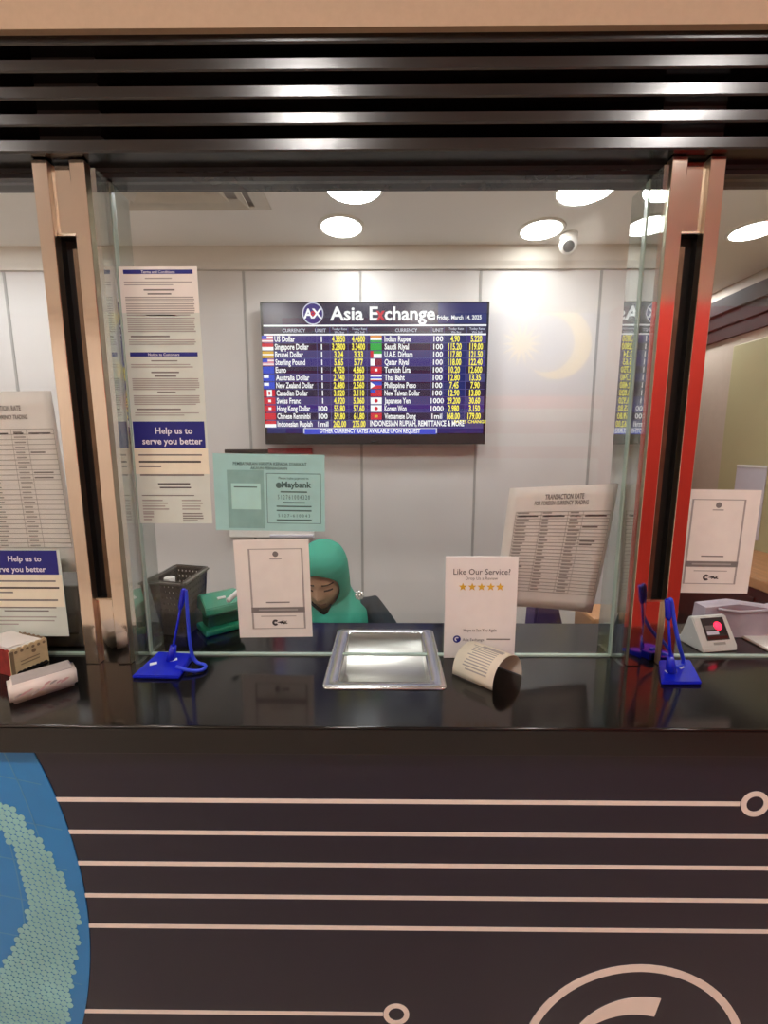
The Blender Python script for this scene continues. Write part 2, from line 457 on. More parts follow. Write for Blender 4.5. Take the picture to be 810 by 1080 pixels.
# air grille in the ceiling
a0, a1 = aZ(283, 219, ZK), aZ(130, 219, ZK)
gx0, gx1, gy1 = a1.x - .02, a0.x + .01, a0.y + .01; gy0 = gy1 - .55
ag = empty('ceiling_air_grille', ((gx0 + gx1) / 2, (gy0 + gy1) / 2, ZK), 'square stepped air diffuser in the ceiling above the long notice', 'air vent')
b = MB(); s = 0
def sqring(b, x0, x1, y0, y1, w, za, zb_):
    o = [(x0, y0), (x1, y0), (x1, y1), (x0, y1)]; i = [(x0 + w, y0 + w), (x1 - w, y0 + w), (x1 - w, y1 - w), (x0 + w, y1 - w)]
    for k in range(4):
        j = (k + 1) % 4
        b.face([(o[k][0], o[k][1], za), (o[j][0], o[j][1], za), (i[j][0], i[j][1], zb_), (i[k][0], i[k][1], zb_)])
        b.face([(o[k][0], o[k][1], za + .003), (o[j][0], o[j][1], za + .003), (i[j][0], i[j][1], zb_ + .003), (i[k][0], i[k][1], zb_ + .003)])
        b.face([(i[k][0], i[k][1], zb_ + .003), (i[j][0], i[j][1], zb_ + .003), (i[j][0], i[j][1], zb_), (i[k][0], i[k][1], zb_)])
        b.face([(o[k][0], o[k][1], za + .003), (o[j][0], o[j][1], za + .003), (o[j][0], o[j][1], za), (o[k][0], o[k][1], za)])
sqring(b, gx0, gx1, gy0, gy1, .05, ZK - .004, ZK - .018)
b.build('outer_frame', M['grille'], ag)
for k in range(3):
    b = MB(); d = .062 + k * .06
    sqring(b, gx0 + d, gx1 - d, gy0 + d, gy1 - d, .036, ZK - .036 - .004 * k, ZK - .016)
    b.build('louver_ring', M['grille'], ag)
b = MB(); b.box(gx0 + .05, gx1 - .05, gy0 + .05, gy1 - .05, ZK - .0035, ZK - .001); b.build('gap_shade_plate', M['seam'], ag)  # grey plate stands in for the shade in the gaps between rings
b = MB(); b.box(gx0 + .24, gx1 - .24, gy0 + .24, gy1 - .24, ZK - .022, ZK - .012, bev=.003); b.build('centre_plate', M['grille'], ag)

# security camera
p = aZ(600, 247, ZK)
sc = empty('security_camera', (p.x, p.y, ZK), 'small white turret security camera on the ceiling near the back wall', 'security camera')
b = MB(); b.lathe([(.037, 0), (.037, -.012), (.032, -.022), (.02, -.026)], (p.x, p.y, ZK)); b.build('base', M['whitepl'], sc)
q = Vector((p.x, p.y, ZK - .04)); dirv = (Vector((-.15, .9, 1.2)) - q).normalized(); dirv = (CAM - q).normalized() + Vector((.1, 0, -.35)); dirv.normalize()
mt = Vector((0, 0, 1)).rotation_difference(dirv).to_matrix()
b = MB(); b.lathe([(.003, -.038), (.02, -.033), (.034, -.018), (.038, 0), (.036, .014), (.027, .026), (.024, .028)], q, mtx=mt); hd = b.build('head', M['whitepl'], sc)
b = MB(); b.lathe([(.0235, .0275), (.019, .033), (.010, .036), (.002, .037)], q, mtx=mt); b.build('lens', M['blackpl'], hd)

# ------------------------------------------------------------------ counter
tl, tr = aZ(339, 727, ZC), aZ(472, 727, ZC); tb = aZ(405, 665, ZC).y; tf = tl.y
hx0, hx1, hy0, hy1 = tl.x + .025, tr.x - .025, tf + .020, tb - .014
b = MB()
CX = 2.4
b.box(-CX, hx0, YF, YR, ZPB, ZC); b.box(hx1, CX, YF, YR, ZPB, ZC); b.box(hx0, hx1, YF, hy0, ZPB, ZC); b.box(hx0, hx1, hy1, YR, ZPB, ZC)
bmesh.ops.remove_doubles(b.bm, verts=b.bm.verts[:], dist=1e-5)
ct = b.build('worktop', M['stone']); tag(ct, 'long glossy black stone counter top running under the glass', 'counter top')
b = MB(); b.box(-CX, CX, YF - .0025, YF - .0002, ZPB, ZC - .003, bev=.0008); e = b.build('front_edge', M['stonedge'], ct)
b = MB(); b.tube([(-CX, YF + .001, ZC - .002), (CX, YF + .001, ZC - .002)], .0025); b.build('polished_arris', M['stone'], ct)

cp = MB(); cp.box(-CX, CX, YPN, YPN + .04, 0, ZPB - .001)
svc = empty('service_counter', (0, YPN, 0), 'dark purple service counter printed with cream lines and a blue globe', 'counter')
cpo = cp.build('front_panel', M['panel'], svc)
PF = Flat(lambda u, v: (u, YPN, v), NF)
lines = [((67, 843), 780), ((77, 877), None), ((86, 910), None), ((91, 944), None), ((94, 976), None), ((89, 1066), 404)]
rings = {0: (796, 848), 5: (418, 1068)}
for k, ((px, py), xe) in enumerate(lines):
    a = aY(px, py, YPN); x1 = aY(xe, py + 6, YPN).x if xe else CX
    b = MB(); b.box(a.x - .03, x1, YPN - .0008, YPN, a.z - .0037, a.z + .0037)
    if k in rings:
        c = aY(rings[k][0], rings[k][1], YPN)
        i = b.mi(None); r0, r1 = .0135, .022
        cz = a.z
        for j in range(40):
            q = [2 * PI * j / 40, 2 * PI * (j + 1) / 40]
            b.prism([(c.x + r * math.cos(t), YPN - .001, cz + r * math.sin(t)) for r, t in ((r0, q[0]), (r1, q[0]), (r1, q[1]), (r0, q[1]))], (0, .001, 0))
    b.build('line_graphic', M['line'], cpo)
# globe
gp0, gp1, gp2 = aY(38, 797, YPN), aY(95, 993, YPN), aY(87, 1080, YPN)
def circ(p, q, r):
    (x1, y1), (x2, y2), (x3, y3) = p, q, r
    d = 2 * (x1 * (y2 - y3) + x2 * (y3 - y1) + x3 * (y1 - y2))
    ux = ((x1 * x1 + y1 * y1) * (y2 - y3) + (x2 * x2 + y2 * y2) * (y3 - y1) + (x3 * x3 + y3 * y3) * (y1 - y2)) / d
    uy = ((x1 * x1 + y1 * y1) * (x3 - x2) + (x2 * x2 + y2 * y2) * (x1 - x3) + (x3 * x3 + y3 * y3) * (x2 - x1)) / d
    return ux, uy, math.hypot(x1 - ux, y1 - uy)
gcx, gcz, gr = circ((gp0.x, gp0.z), (gp1.x, gp1.z), (gp2.x, gp2.z))
print('globe', gcx, gcz, gr)
ztop, zbot = ZPB - .002, .02
b = MB()
def gedge(z): return gcx + math.sqrt(max(0, gr * gr - (z - gcz) ** 2))
zs = [zbot + (ztop - zbot) * k / 60 for k in range(61)]
zs = [z for z in zs if abs(z - gcz) < gr * .999]
xl = max(-CX, gcx - gr)
b.prism([(gedge(z), YPN - .0012, z) for z in zs] + [(xl, YPN - .0012, zs[-1]), (xl, YPN - .0012, zs[0])], (0, .0012, 0))
gl = b.build('globe_graphic', M['globe'], cpo)
b = MB()
FG = Flat(lambda u, v: (u, YPN - .0012, v), NF)
for k in range(1, 9):         # meridians of the tilted globe
    f = 1 - k * .065
    pts = []
    for z in zs:
        x = gcx + (gedge(z) - gcx) * f + .10 * (z - gcz) * (k * .12) - .0
        pts.append((x, z))
    for j in range(len(pts) - 1):
        if pts[j][0] > gedge(pts[j][1]) - .004: continue
        FG.poly(b, [(pts[j][0] - .0011, pts[j][1]), (pts[j][0] + .0011, pts[j][1]), (pts[j + 1][0] + .0011, pts[j + 1][1]), (pts[j + 1][0] - .0011, pts[j + 1][1])], None, .0003)
for k in range(-5, 9):        # parallels
    z0 = gcz + k * .075; pts = []
    for j in range(26):
        x = gcx + gr - j * .024
        z = z0 + .25 * (gcx + gr - x) - .12 * (gcx + gr - x) ** 2
        if zbot < z < ztop and x < gedge(z) - .003: pts.append((x, z))
    for j in range(len(pts) - 1):
        FG.poly(b, [(pts[j][0], pts[j][1] - .0011), (pts[j][0], pts[j][1] + .0011), (pts[j + 1][0], pts[j + 1][1] + .0011), (pts[j + 1][0], pts[j + 1][1] - .0011)], None, .0003)
b.build('globe_grid', M['globeline'], cpo, normals=False)
land = [(-40, 835), (10, 848), (37, 875), (57, 905), (80, 945), (85, 980), (80, 1020), (72, 1080), (60, 1180), (-120, 1180), (-120, 1060), (-40, 1045), (2, 1022), (17, 990), (30, 965), (29, 945), (20, 905), (4, 875), (-40, 860)]
landw = [(aY(x, y, YPN).x, aY(x, y, YPN).z) for x, y in land]
def inside(x, z, P):
    c = False; n = len(P); j = n - 1
    for i in range(n):
        if (P[i][1] > z) != (P[j][1] > z) and x < (P[j][0] - P[i][0]) * (z - P[i][1]) / (P[j][1] - P[i][1]) + P[i][0]: c = not c
        j = i
    return c
b = MB(); sp = .0118
ca, sa = math.cos(math.radians(38)), math.sin(math.radians(38))
for i in range(-90, 90):
    for j in range(-90, 90):
        u, v = (i + .5 * (j % 2)) * sp, j * sp * .8
        x, z = gp1.x - .05 + u * ca - v * sa, gp1.z + u * sa + v * ca
        if x > -1.0 and zbot + .01 < z < ztop - .01 and x < gedge(z) - .008 and inside(x, z, landw):
            FG.ring(b, x, z, 0, sp * .5, M['globedot'], .0005, 8)
b.build('globe_dots', M['globedot'], cpo, normals=False)
# emblem ring
e0, e1, e2 = aY(558, 1080, YPN), aY(671, 1017, YPN), aY(781, 1080, YPN)
ex, ez, er = circ((e0.x, e0.z), (e1.x, e1.z), (e2.x, e2.z))
b = MB()
def arc(b, cx, cz, ra, rb, a0, a1, n, m):
    for j in range(n):
        q = [math.radians(a0 + (a1 - a0) * j / n), math.radians(a0 + (a1 - a0) * (j + 1) / n)]
        b.prism([(cx + r * math.cos(t), YPN - .001, cz + r * math.sin(t)) for r, t in ((ra, q[0]), (rb, q[0]), (rb, q[1]), (ra, q[1]))], (0, .001, 0), m)
arc(b, ex, ez, er - .014, er, 0, 360, 72, None)
b.build('emblem_ring', M['line'], cpo); b = MB()
s0 = aY(658, 1051, YPN); ri = s0.z - ez
pts = []
n = 30
for j in range(n):            # tapering swoosh inside the ring
    q = [math.radians(78 + 92 * t / n) for t in (j, j + 1)]; w = [.034 * (1 - (t / n) ** 1.6) + .004 for t in (j, j + 1)]
    cx2 = ex + .012
    b.prism([(cx2 + r * math.cos(t), YPN - .001, ez + r * math.sin(t)) for r, t in ((ri - w[0], q[0]), (ri, q[0]), (ri, q[1]), (ri - w[1], q[1]))], (0, .001, 0))
b.build('emblem_swoosh', M['line'], cpo)

# desk behind the glass
dk = MB(); dk.box(-2.4, 1.2, YR + .002, 1.36, .72, .75, bev=.004)
dko = dk.build('desk', M['desk']); tag(dko, 'dark office desk behind the counter where the cashier sits', 'desk')
for x in (-2.4, 1.16): b = MB(); b.box(x, x + .04, YR + .01, 1.34, 0, .7199); b.build('side_panel', M['desk'], dko)

# ------------------------------------------------------------------ glass, fins, posts
def finplane(px, py): return aY(px, py, YG).x
XFL = (aY(116, 195, YG).x + aY(156, 685, YG).x) / 2
XFR = (aY(686, 195, YG).x + aY(646, 685, YG).x) / 2
print('fins', XFL, XFR, aY(116, 195, YG).x, aY(156, 685, YG).x, aY(686, 195, YG).x, aY(646, 685, YG).x)
zt = ZS - .003
for i, (x0, x1) in enumerate(((-2.4, XFL - .006), (XFL + .006, XFR - .006), (XFR + .006, XRW))):
    b = MB(); b.box(x0, x1, YG - .004, YG + .004, ZC + .003, zt)
    w = struct(b.build('window_%d' % (i + 1), M['glass']))
    b = MB(); b.box(x0, x1, YG - .0045, YG + .0045, ZC + .0002, ZC + .0035); b.build('glass_edge', M['glassedge'], w)
for x, lab, px in ((XFL, 'narrow clear glass fin beside the long notice, joining the left steel post', 97), (XFR, 'narrow glass fin mirroring the rate screen beside the right steel post', 707)):
    yf = .762; yb = YG + .05
    t = empty('glass_fin', (x, YG, ZC), lab, 'glass panel')
    b = MB(); b.box(x - .004, x + .004, yf, YG - .006, ZC + .001, zt); b.build('front_pane', M['fin'], t)
    b = MB(); b.box(x - .004, x + .004, YG + .006, yb, ZC + .001, zt); b.build('rear_pane', M['fin'], t)
    b = MB(); b.box(x - .0058, x + .0058, YG - .0058, YG + .0058, ZC + .001, zt, bev=.0015); b.build('joint_strip', M['glassedge'], t)

def post(x, lab):
    """slotted steel post: two bars, web between them, dark slot with a track"""
    g = .036; bw = .025; d0, d1 = YP, YP + .015
    zl, zh = aY(110, 633, YP).z, aY(70, 246, YP).z
    t = empty('steel_post', (x, YP, ZC), lab, 'metal post', 'slotted steel posts between glass panes')
    for s in (-1, 1):
        b = MB(); xa = x + s * g / 2; xb = x + s * (g / 2 + bw)
        b.box(min(xa, xb), max(xa, xb), d0, d1, ZC + .0005, ZPT, bev=.0012, m=M['steel'])
        b.mi(M['steeledge'])
        for f in b.bm.faces:
            f.normal_update()
            if abs(f.normal.x) > .9: f.material_index = 1
        b.build('bar', None, t)
    for za_, zb_, zp, zq in ((zh, ZPT - .004, zh - .0005, zh + .003), (ZC + .0005, zl, zl - .003, zl + .0005)):
        b = MB(); b.box(x - g / 2 + .0004, x + g / 2 - .0004, d0 + .009, d1 - .001, za_, zb_); w = b.build('web', M['steel'], t)
        b = MB(); b.box(x - g / 2 + .0004, x + g / 2 - .0004, d0 + .008, d0 + .012, zp, zq); b.build('slot_lip', M['steeledge'], w)
    b = MB(); b.box(x - g / 2 + .0004, x + g / 2 - .0004, d1 + .012, d1 + .014, zl, zh); b.box(x - g / 2 - .003, x - g / 2, d1 + .0002, d1 + .014, zl, zh); b.box(x + g / 2, x + g / 2 + .003, d1 + .0002, d1 + .014, zl, zh); b.box(x - g / 2, x + g / 2, d1, d1 + .012, zh, zh + .003); b.box(x - g / 2, x + g / 2, d1, d1 + .012, zl - .003, zl); b.build('slot_channel', M['slot'], t)
    sgn = 1 if x < 0 else -1
    b = MB(); b.box(x + sgn * .004, x + sgn * .0175, d0 + .010, d1 + .006, zl, zh - .02); b.build('slot_track', M['track'], t)
    return t
def post_x(tx, bx):            # centre of a post from its edges at top and bottom
    a = [aY(px, 175, YP).x for px in tx]; c = [aY(px, 640, YP).x for px in bx]
    print('post', a, c); return (sum(a) + sum(c)) / 4
XPL = post_x((33, 86), (88, 131)); XPR = post_x((714, 771), (666, 709))
post(XPL, 'brushed beige-reflecting slotted steel post left of the long notice')
post(XPR, 'polished slotted steel post reflecting red, right of the table sheet')

# ------------------------------------------------------------------ notices on the glass
def corners_xz(px0, py0, px1, py1, Y):      # rectangle seen from top-left and bottom-right pixels
    a = aY((px0 + px0) / 2, py0, Y); c = aY(px1, py1, Y); return a.x, c.z, c.x - a.x, a.z - c.z

YN = HL - .0012
# long notice strip
tlp, trp, brp = aY(124, 280, YN), aY(211, 281, YN), aY(221, 552, YN)
x0 = XFL + .0075; x1 = (trp.x + brp.x) / 2; z0, z1 = brp.z, trp.z; w, h = x1 - x0, z1 - z0
S = upright(x0, z0, YN)
nt = empty('notice_strip', (x0 + w / 2, YN, z0), 'tall white and green notice strip reading Help us to serve you better', 'notice')
zy = lambda y: aY(170, y, YN).z - z0
o = S.sheet(w, h, .0006, m=M['greenp']).build('paper', None, nt)
b = MB(); m_ = .008
S.rect(b, 0, zy(330), w, h, M['paper'], .0002); S.rect(b, 0, zy(500), w, zy(473), M['yellowp'], .0002)
S.rect(b, m_, zy(289), w - m_, zy(284.5), M['blueink']); S.rect(b, m_, zy(376), w - m_, zy(371.5), M['blueink'])
S.text(b, 'Terms and Conditions', w / 2, zy(288.3), .0065, M['whiteink'], bold=.01); S.text(b, 'Notice to Customers', w / 2, zy(375.3), .0065, M['whiteink'], bold=.01)
S.lines(b, w * .3, w * .7, zy(293), 1, .005, .002, M['inklt'], align='C'); S.lines(b, m_, w - m_, zy(297), 2, .0045, .0017, M['inklt'])
S.lines(b, w * .3, w * .7, zy(305), 2, .0065, .0025, M['ink'], align='C')
S.lines(b, m_, w - m_, zy(313), 9, .0037, .0021, M['inklt'], ragged=.03)
S.lines(b, w * .3, w * .7, zy(332), 1, .005, .002, M['ink'], align='C')
S.lines(b, m_, w - m_, zy(335), 7, .0037, .0021, M['inklt'], ragged=.03); S.lines(b, m_ * 1.5, w - m_ * 1.5, zy(354), 1, .005, .0028, M['ink'])
S.lines(b, m_, w - m_, zy(358), 3, .0037, .0018, M['inklt'], ragged=.1)
S.lines(b, w * .3, w * .7, zy(380), 1, .005, .002, M['ink'], align='C'); S.lines(b, m_, w - m_, zy(384), 2, .0042, .0018, M['inklt'])
S.lines(b, w * .3, w * .7, zy(392), 2, .0065, .0026, M['ink'], align='C'); S.lines(b, m_, w - m_, zy(399), 6, .0037, .0021, M['inklt'], ragged=.03)
S.lines(b, w * .35, w * .65, zy(413), 1, .005, .002, M['ink'], align='C')
S.lines(b, m_, w - m_, zy(417), 5, .0037, .0021, M['inklt'], ragged=.03); S.lines(b, m_ * 1.5, w - m_, zy(431), 1, .005, .0026, M['ink']); S.lines(b, m_, w - m_, zy(435), 2, .004, .0018, M['inklt'])
S.lines(b, m_, w - m_, zy(479), 1, .005, .0028, M['ink'], ragged=.02); S.lines(b, m_, w - m_, zy(486), 1, .005, .0034, M['inkdk'], ragged=.02)
S.lines(b, m_, w * .5, zy(491), 1, .005, .0032, M['ink']); S.lines(b, m_, w - m_, zy(500), 1, .005, .0032, M['ink'], ragged=.02)
S.lines(b, w * .12, w * .9, zy(509.5), 1, .005, .0024, M['inkdk'], align='C'); S.lines(b, w * .3, w * .75, zy(513.5), 1, .005, .0024, M['inkdk'], align='C')
S.lines(b, m_, w - m_, zy(522), 1, .005, .0018, M['ink'])
S.lines(b, m_, w * .42, zy(527), 5, .0055, .0026, M['inklt'], ragged=.3); S.lines(b, w * .6, w - m_, zy(527), 4, .0055, .0026, M['inklt'], ragged=.3)
S.lines(b, w * .6, w - m_, zy(541), 4, .0045, .0022, M['ink'], ragged=.3); S.lines(b, m_, w * .25, zy(541), 3, .0055, .003, M['inklt'], ragged=.3)
b.build('print', None, nt, normals=False)
b = MB(); S.rect(b, .002, zy(472.5), w - .004, zy(444.5), M['blueink'], .0004)
S.text(b, 'Help us to', w * .56, zy(457.5), .0165, M['whiteink'], bold=.02, e=.0008); S.text(b, 'serve you better', w * .53, zy(468.5), .0165, M['whiteink'], bold=.02, e=.0008)
b.build('blue_header', None, nt, normals=False)

# same notice, shorter, on the left pane: stands on the counter behind the box
tr2, br2 = aY(62, 566, YN), aY(72, 671, YN)
w2 = .165; x1 = (tr2.x + br2.x) / 2; z0 = br2.z; z1 = tr2.z; h2 = z1 - z0; x0 = x1 - w2
S = upright(x0, z0, YN); zy = lambda y: aY(35, y, YN).z - z0
nt = empty('help_notice', (x0 + w2 / 2, YN, z0), 'short blue-headed Help us notice low on the left pane behind the red box', 'notice')
S.sheet(w2, zy(580), .0006, m=M['greenp']).build('paper', None, nt)
b = MB()
S.rect(b, 0, zy(640), w2 - .001, zy(606), M['yellowp'], .0002)
S.lines(b, m_, w2 - m_, zy(612), 1, .005, .0032, M['ink'], ragged=.02); S.lines(b, m_, w2 - m_, zy(619), 1, .005, .0036, M['inkdk'], ragged=.02); S.lines(b, m_, w2 * .55, zy(624), 1, .005, .003, M['ink'])
S.lines(b, m_, w2 - m_, zy(632), 1, .005, .0034, M['ink'], ragged=.02); S.lines(b, w2 * .1, w2 * .95, zy(640), 2, .007, .0026, M['ink'], align='C')
S.lines(b, m_, w2 - m_, zy(650), 3, .0075, .0026, M['inklt'], ragged=.3)
b.build('print', None, nt, normals=False)
b = MB(); S.rect(b, .001, zy(606), w2 - .006, zy(580.5), M['blueink'], .0004)
S.text(b, 'Help us to', w2 * .58, zy(592), .0155, M['whiteink'], bold=.02, e=.0008); S.text(b, 'serve you better', w2 * .5, zy(603), .0155, M['whiteink'], bold=.02, e=.0008)
b.build('blue_header', None, nt, normals=False)

# teal payment notice
a, c = aY(227, 478, YN), aY(339, 559, YN)
w, h = .208, a.z - c.z; xm = (aY(227, 478, YN).x + aY(340, 481, YN).x + aY(231, 559, YN).x + aY(337, 559, YN).x) / 4
th_ = math.radians(-.8)
S = Flat(lambda u, v: (xm - w / 2 + u * math.cos(th_) - v * math.sin(th_), YN, c.z + u * math.sin(th_) + v * math.cos(th_)), NF)
nt = empty('teal_notice', (xm, YN, c.z), 'teal landscape payment notice stuck on the centre pane', 'notice')
S.sheet(w, h, .0006, m=M['teal']).build('paper', None, nt)
b = MB()
S.text(b, 'PEMBAYARAN HANYA KEPADA SYARIKAT', w / 2 + .002, h * .855, .0085, M['inkteal'], width=w * .66, bold=.01); S.text(b, 'AKAUN PERNIAGAAN', w / 2, h * .80, .0075, M['inkteal'], width=w * .33, bold=.01)
S.rect(b, w * .12, h * .03, w * .45, h * .79, M['tealdk'], .0003); S.rect(b, w * .155, h * .28, w * .42, h * .62, M['teallt'], .0005)
S.lines(b, w * .18, w * .39, h * .58, 1, .01, .0022, M['inkteal'], ragged=0, e=.0007)
u0, v0, u1, v1 = w * .475, h * .1, w * .965, h * .755; L = .0009
for q in ((u0, v0, u1, v0 + L), (u0, v1 - L, u1, v1), (u0, v0, u0 + L, v1), (u1 - L, v0, u1, v1)): S.rect(b, *q, M['inkteal'], .0004)
um = (u0 + u1) / 2
S.text(b, 'Please make payment to', um, h * .68, .0065, M['inkteal'], width=w * .27); S.text(b, 'Maybank', um + w * .025, h * .575, .0155, M['inkteal'], bold=.03); S.ring(b, um - w * .135, h * .6, 0, .0055, M['inkteal'], n=16)
S.lines(b, um - w * .12, um + w * .12, h * .525, 1, .005, .0025, M['inkteal'], ragged=0, align='C'); S.text(b, '5 1 2 7 6 1 0 0 4 3 2 0', um, h * .42, .012, M['inkteal'], width=w * .29)
S.lines(b, um - w * .1, um + w * .1, h * .385, 1, .005, .0025, M['inkteal'], ragged=0, align='C'); S.lines(b, um - w * .16, um + w * .16, h * .335, 2, h * .055, .0024, M['inkteal'], ragged=.05, align='C')
S.text(b, '5 1 2 7 - 6 1 0 0 4 3', um, h * .185, .0085, M['inkteal'], width=w * .29); S.lines(b, um - w * .16, um + w * .16, h * .155, 1, .005, .0025, M['inkteal'], ragged=0, align='C')
b.build('print', None, nt, normals=False)

# white code sheets: frame, band and swoosh (the code square itself stays blank)
def code_sheet(name, px, label, fr_=(.185, .915)):
    (ax, ay), (bx, by), (cx, cy), (dx, dy) = px      # tl tr br bl
    A, B, C_, D = [aY(x, y, YN) for x, y in px]
    w = ((B - A).length + (C_ - D).length) / 2; h = ((A - D).length + (B - C_).length) / 2
    U = ((B - A) + (C_ - D)).normalized(); V = Vector((-U.z, 0, U.x)); O = (A + B + C_ + D) / 4 - U * w / 2 - V * h / 2
    S = Flat(lambda u, v: O + U * u + V * v, NF)
    t = empty(name, O + U * w / 2, label, 'notice', 'white framed payment sheets on the glass')
    S.sheet(w, h, .0006, m=M['paper']).build('paper', None, t)
    b = MB(); u0, u1, v0, v1 = w * fr_[0], w * fr_[1], h * .09, h * .91
    L = .0016
    for q in ((u0, v0, u1, v0 + L), (u0, v1 - L, u1, v1), (u0, v0, u0 + 2.2 * L, v1), (u1 - 2.2 * L, v0, u1, v1)): S.rect(b, *q, M['inklt'], .0004)
    S.rect(b, u0, h * .26, u1, h * .315, M['ink'], .0005); S.lines(b, u0 + w * .1, u1 - w * .1, h * .295, 1, .005, .0028, M['inklt'], ragged=0, e=.0008)
    um = (u0 + u1) / 2
    S.ring(b, um, h * .855, 0, .0055, M['ink'], n=20); S.lines(b, um - .013, um + .013, h * .815, 1, .004, .0022, M['inklt'], align='C')
    S.lines(b, um - w * .16, um + w * .16, h * .37, 1, .004, .0024, M['ink'], ragged=0, align='C'); S.lines(b, um - w * .24, um + w * .24, h * .225, 1, .004, .0016, M['inklt'], ragged=0, align='C')
    S.ring(b, um - .007, h * .155, .002, .0062, M['inkdk'], n=20, a0=.6, a1=5.6); S.poly(b, [(um - .004, h * .155), (um + .004, h * .168), (um + .016, h * .15), (um + .017, h * .14), (um + .004, h * .15)], M['inkdk'])
    S.text(b, 'AX', um + .010, h * .142, .009, M['inkdk'], bold=.03)
    b.build('print', None, t, normals=False)
    return t
code_sheet('payment_sheet', [(248, 569), (326, 569), (329, 671), (251, 673)], 'white payment sheet on the glass left of the green-scarfed woman')
code_sheet('payment_sheet', [(729, 516), (803, 517), (789, 626), (715, 625)], 'white payment sheet on the right pane above the red-lit device', (.04, .80))

# large table sheets behind the glass
def table_sheet(px, bend, label, titles, hide=0):
    Yb = YG + .0085
    A, B, C_, D = [aY(x, y, Yb) for x, y in px]
    def f(u, v):            # u, v in 0..1
        p = D * (1 - u) * (1 - v) + C_ * u * (1 - v) + A * (1 - u) * v + B * u * v
        p = Vector(p); k = (1 - v) ** 2
        p.y += .002 + bend * k * (.35 + .65 * u) + .010 * math.sin(u * PI) * (1 - v) * .5
        return p
    wd = (B - A).length; hg = (A - D).length
    S = Flat(lambda u, v: f(u / wd, v / hg))
    t = empty('table_sheet', (C_ + D) / 2, label, 'notice', 'white sheets printed with a table')
    S.sheet(wd, hg, .0004, 10, 12, m=M['greyp']).build('paper', None, t)
    b = MB()
    S.text(b, titles[0], wd * .52, hg * .9, .013, M['ink'], width=wd * .36, bold=.02, e=.001); S.text(b, titles[1], wd * .5, hg * .855, .011, M['ink'], width=wd * .5, bold=.02, e=.001)
    cols = (.09, .33, .58, .72, .97); nr = 24; v1, v0 = .80, .14
    for k in range(nr + 1):
        v = hg * (v1 - (v1 - v0) * k / nr)
        for c0, c1 in zip(cols[:-1], cols[1:]): S.rect(b, wd * c0, v, wd * c1, v + .0012, M['inklt'], .0009, 3)
        if k:
            for ci, (c0, c1) in enumerate(zip(cols[:-1], cols[1:])):
                if ci == 3 and k not in (5, 9, 10): continue
                L = (.5, .35, .8, .75)[ci] * (c1 - c0) * random.uniform(.6, 1)
                a0 = c0 + .012 if ci != 2 else c0 + .02
                S.rect(b, wd * a0, v + .0035, wd * (a0 + L), v + .0062, M['inklt'] if ci != 3 else M['ink'], .0009, 2)
        else:
            for c0, c1 in zip(cols[:-1], cols[1:]): S.rect(b, wd * (c0 + .02), v - .009, wd * (c1 - .03), v - .006, M['inkdk'], .0009, 2)
    for c0 in cols: S.rect(b, wd * c0 - .0004, hg * v0, wd * c0 + .0004, hg * v1, M['inklt'], .0009, 1, 8)
    b.build('print', None, t, normals=False)
    return t
table_sheet([(538, 515), (653, 510), (630, 651), (521, 640)], .022, 'curling white table sheet behind the glass beside the star-rating sign', ('TRANSACTION RATE', 'FOR FOREIGN CURRENCY TRADING'))
table_sheet([(-62, 414), (53, 412), (82, 604), (-40, 604)], .004, 'large white table sheet on the left pane above the blue-headed notice', ('TRANSACTION RATE', 'FOR FOREIGN CURRENCY TRADING'))

# star rating sign standing on the counter against the glass
YS = HL - .0075
A, B, D_ = aY(468, 587, YS), aY(544, 587, YS), aY(470, 692, YS)
w = .136; xm = (aY(468, 587, YS).x + aY(544, 587, YS).x + aY(470, 692, YS).x + aY(546, 692, YS).x) / 4; z0 = ZC + .0005; h = A.z - z0
w = ((B.x - A.x) + (aY(546, 692, YS).x - D_.x)) / 2
S = upright(xm - w / 2, z0, YS)
t = empty('rating_sign', (xm, YS, z0), 'white Like Our Service sign with five gold stars standing on the counter', 'sign')
b = MB(); b.box(xm - w / 2, xm + w / 2, YS, YS + .004, z0, z0 + h, bev=.001); b.build('board', M['acrylic'], t)
b = MB(); zy = lambda y: aY(507, y, YS).z - z0
S.text(b, 'Like Our Service?', w / 2, zy(606), .0165, M['inkdk'], width=w * .78); S.text(b, 'Drop Us a Review', w / 2, zy(611.5), .0085, M['ink'], width=w * .44)
for k in range(5):
    cu, cv = w / 2 + (k - 2) * w * .128, zy(619)
    S.poly(b, [(cu + r * math.sin(a), cv + r * math.cos(a)) for r, a in [((.0085 if j % 2 == 0 else .0036), PI * j / 5) for j in range(10)]], M['gold'])
S.text(b, 'Hope to See You Again', w / 2, zy(666), .0085, M['inkdk'], width=w * .46)
S.ring(b, w * .18, zy(674), 0, .0075, M['blueink'], n=24); S.ring(b, w * .18, zy(674), .002, .0045, M['whiteink'], n=20, e=.0008, a0=.7, a1=4.6)
S.text(b, 'Asia Exchange', w * .26, zy(676), .008, M['ink'], align='L', width=w * .3, bold=.01); S.lines(b, w * .6, w * .93, zy(673.5), 1, .004, .0026, M['ink'], ragged=0)
b.build('print', None, t, normals=False)

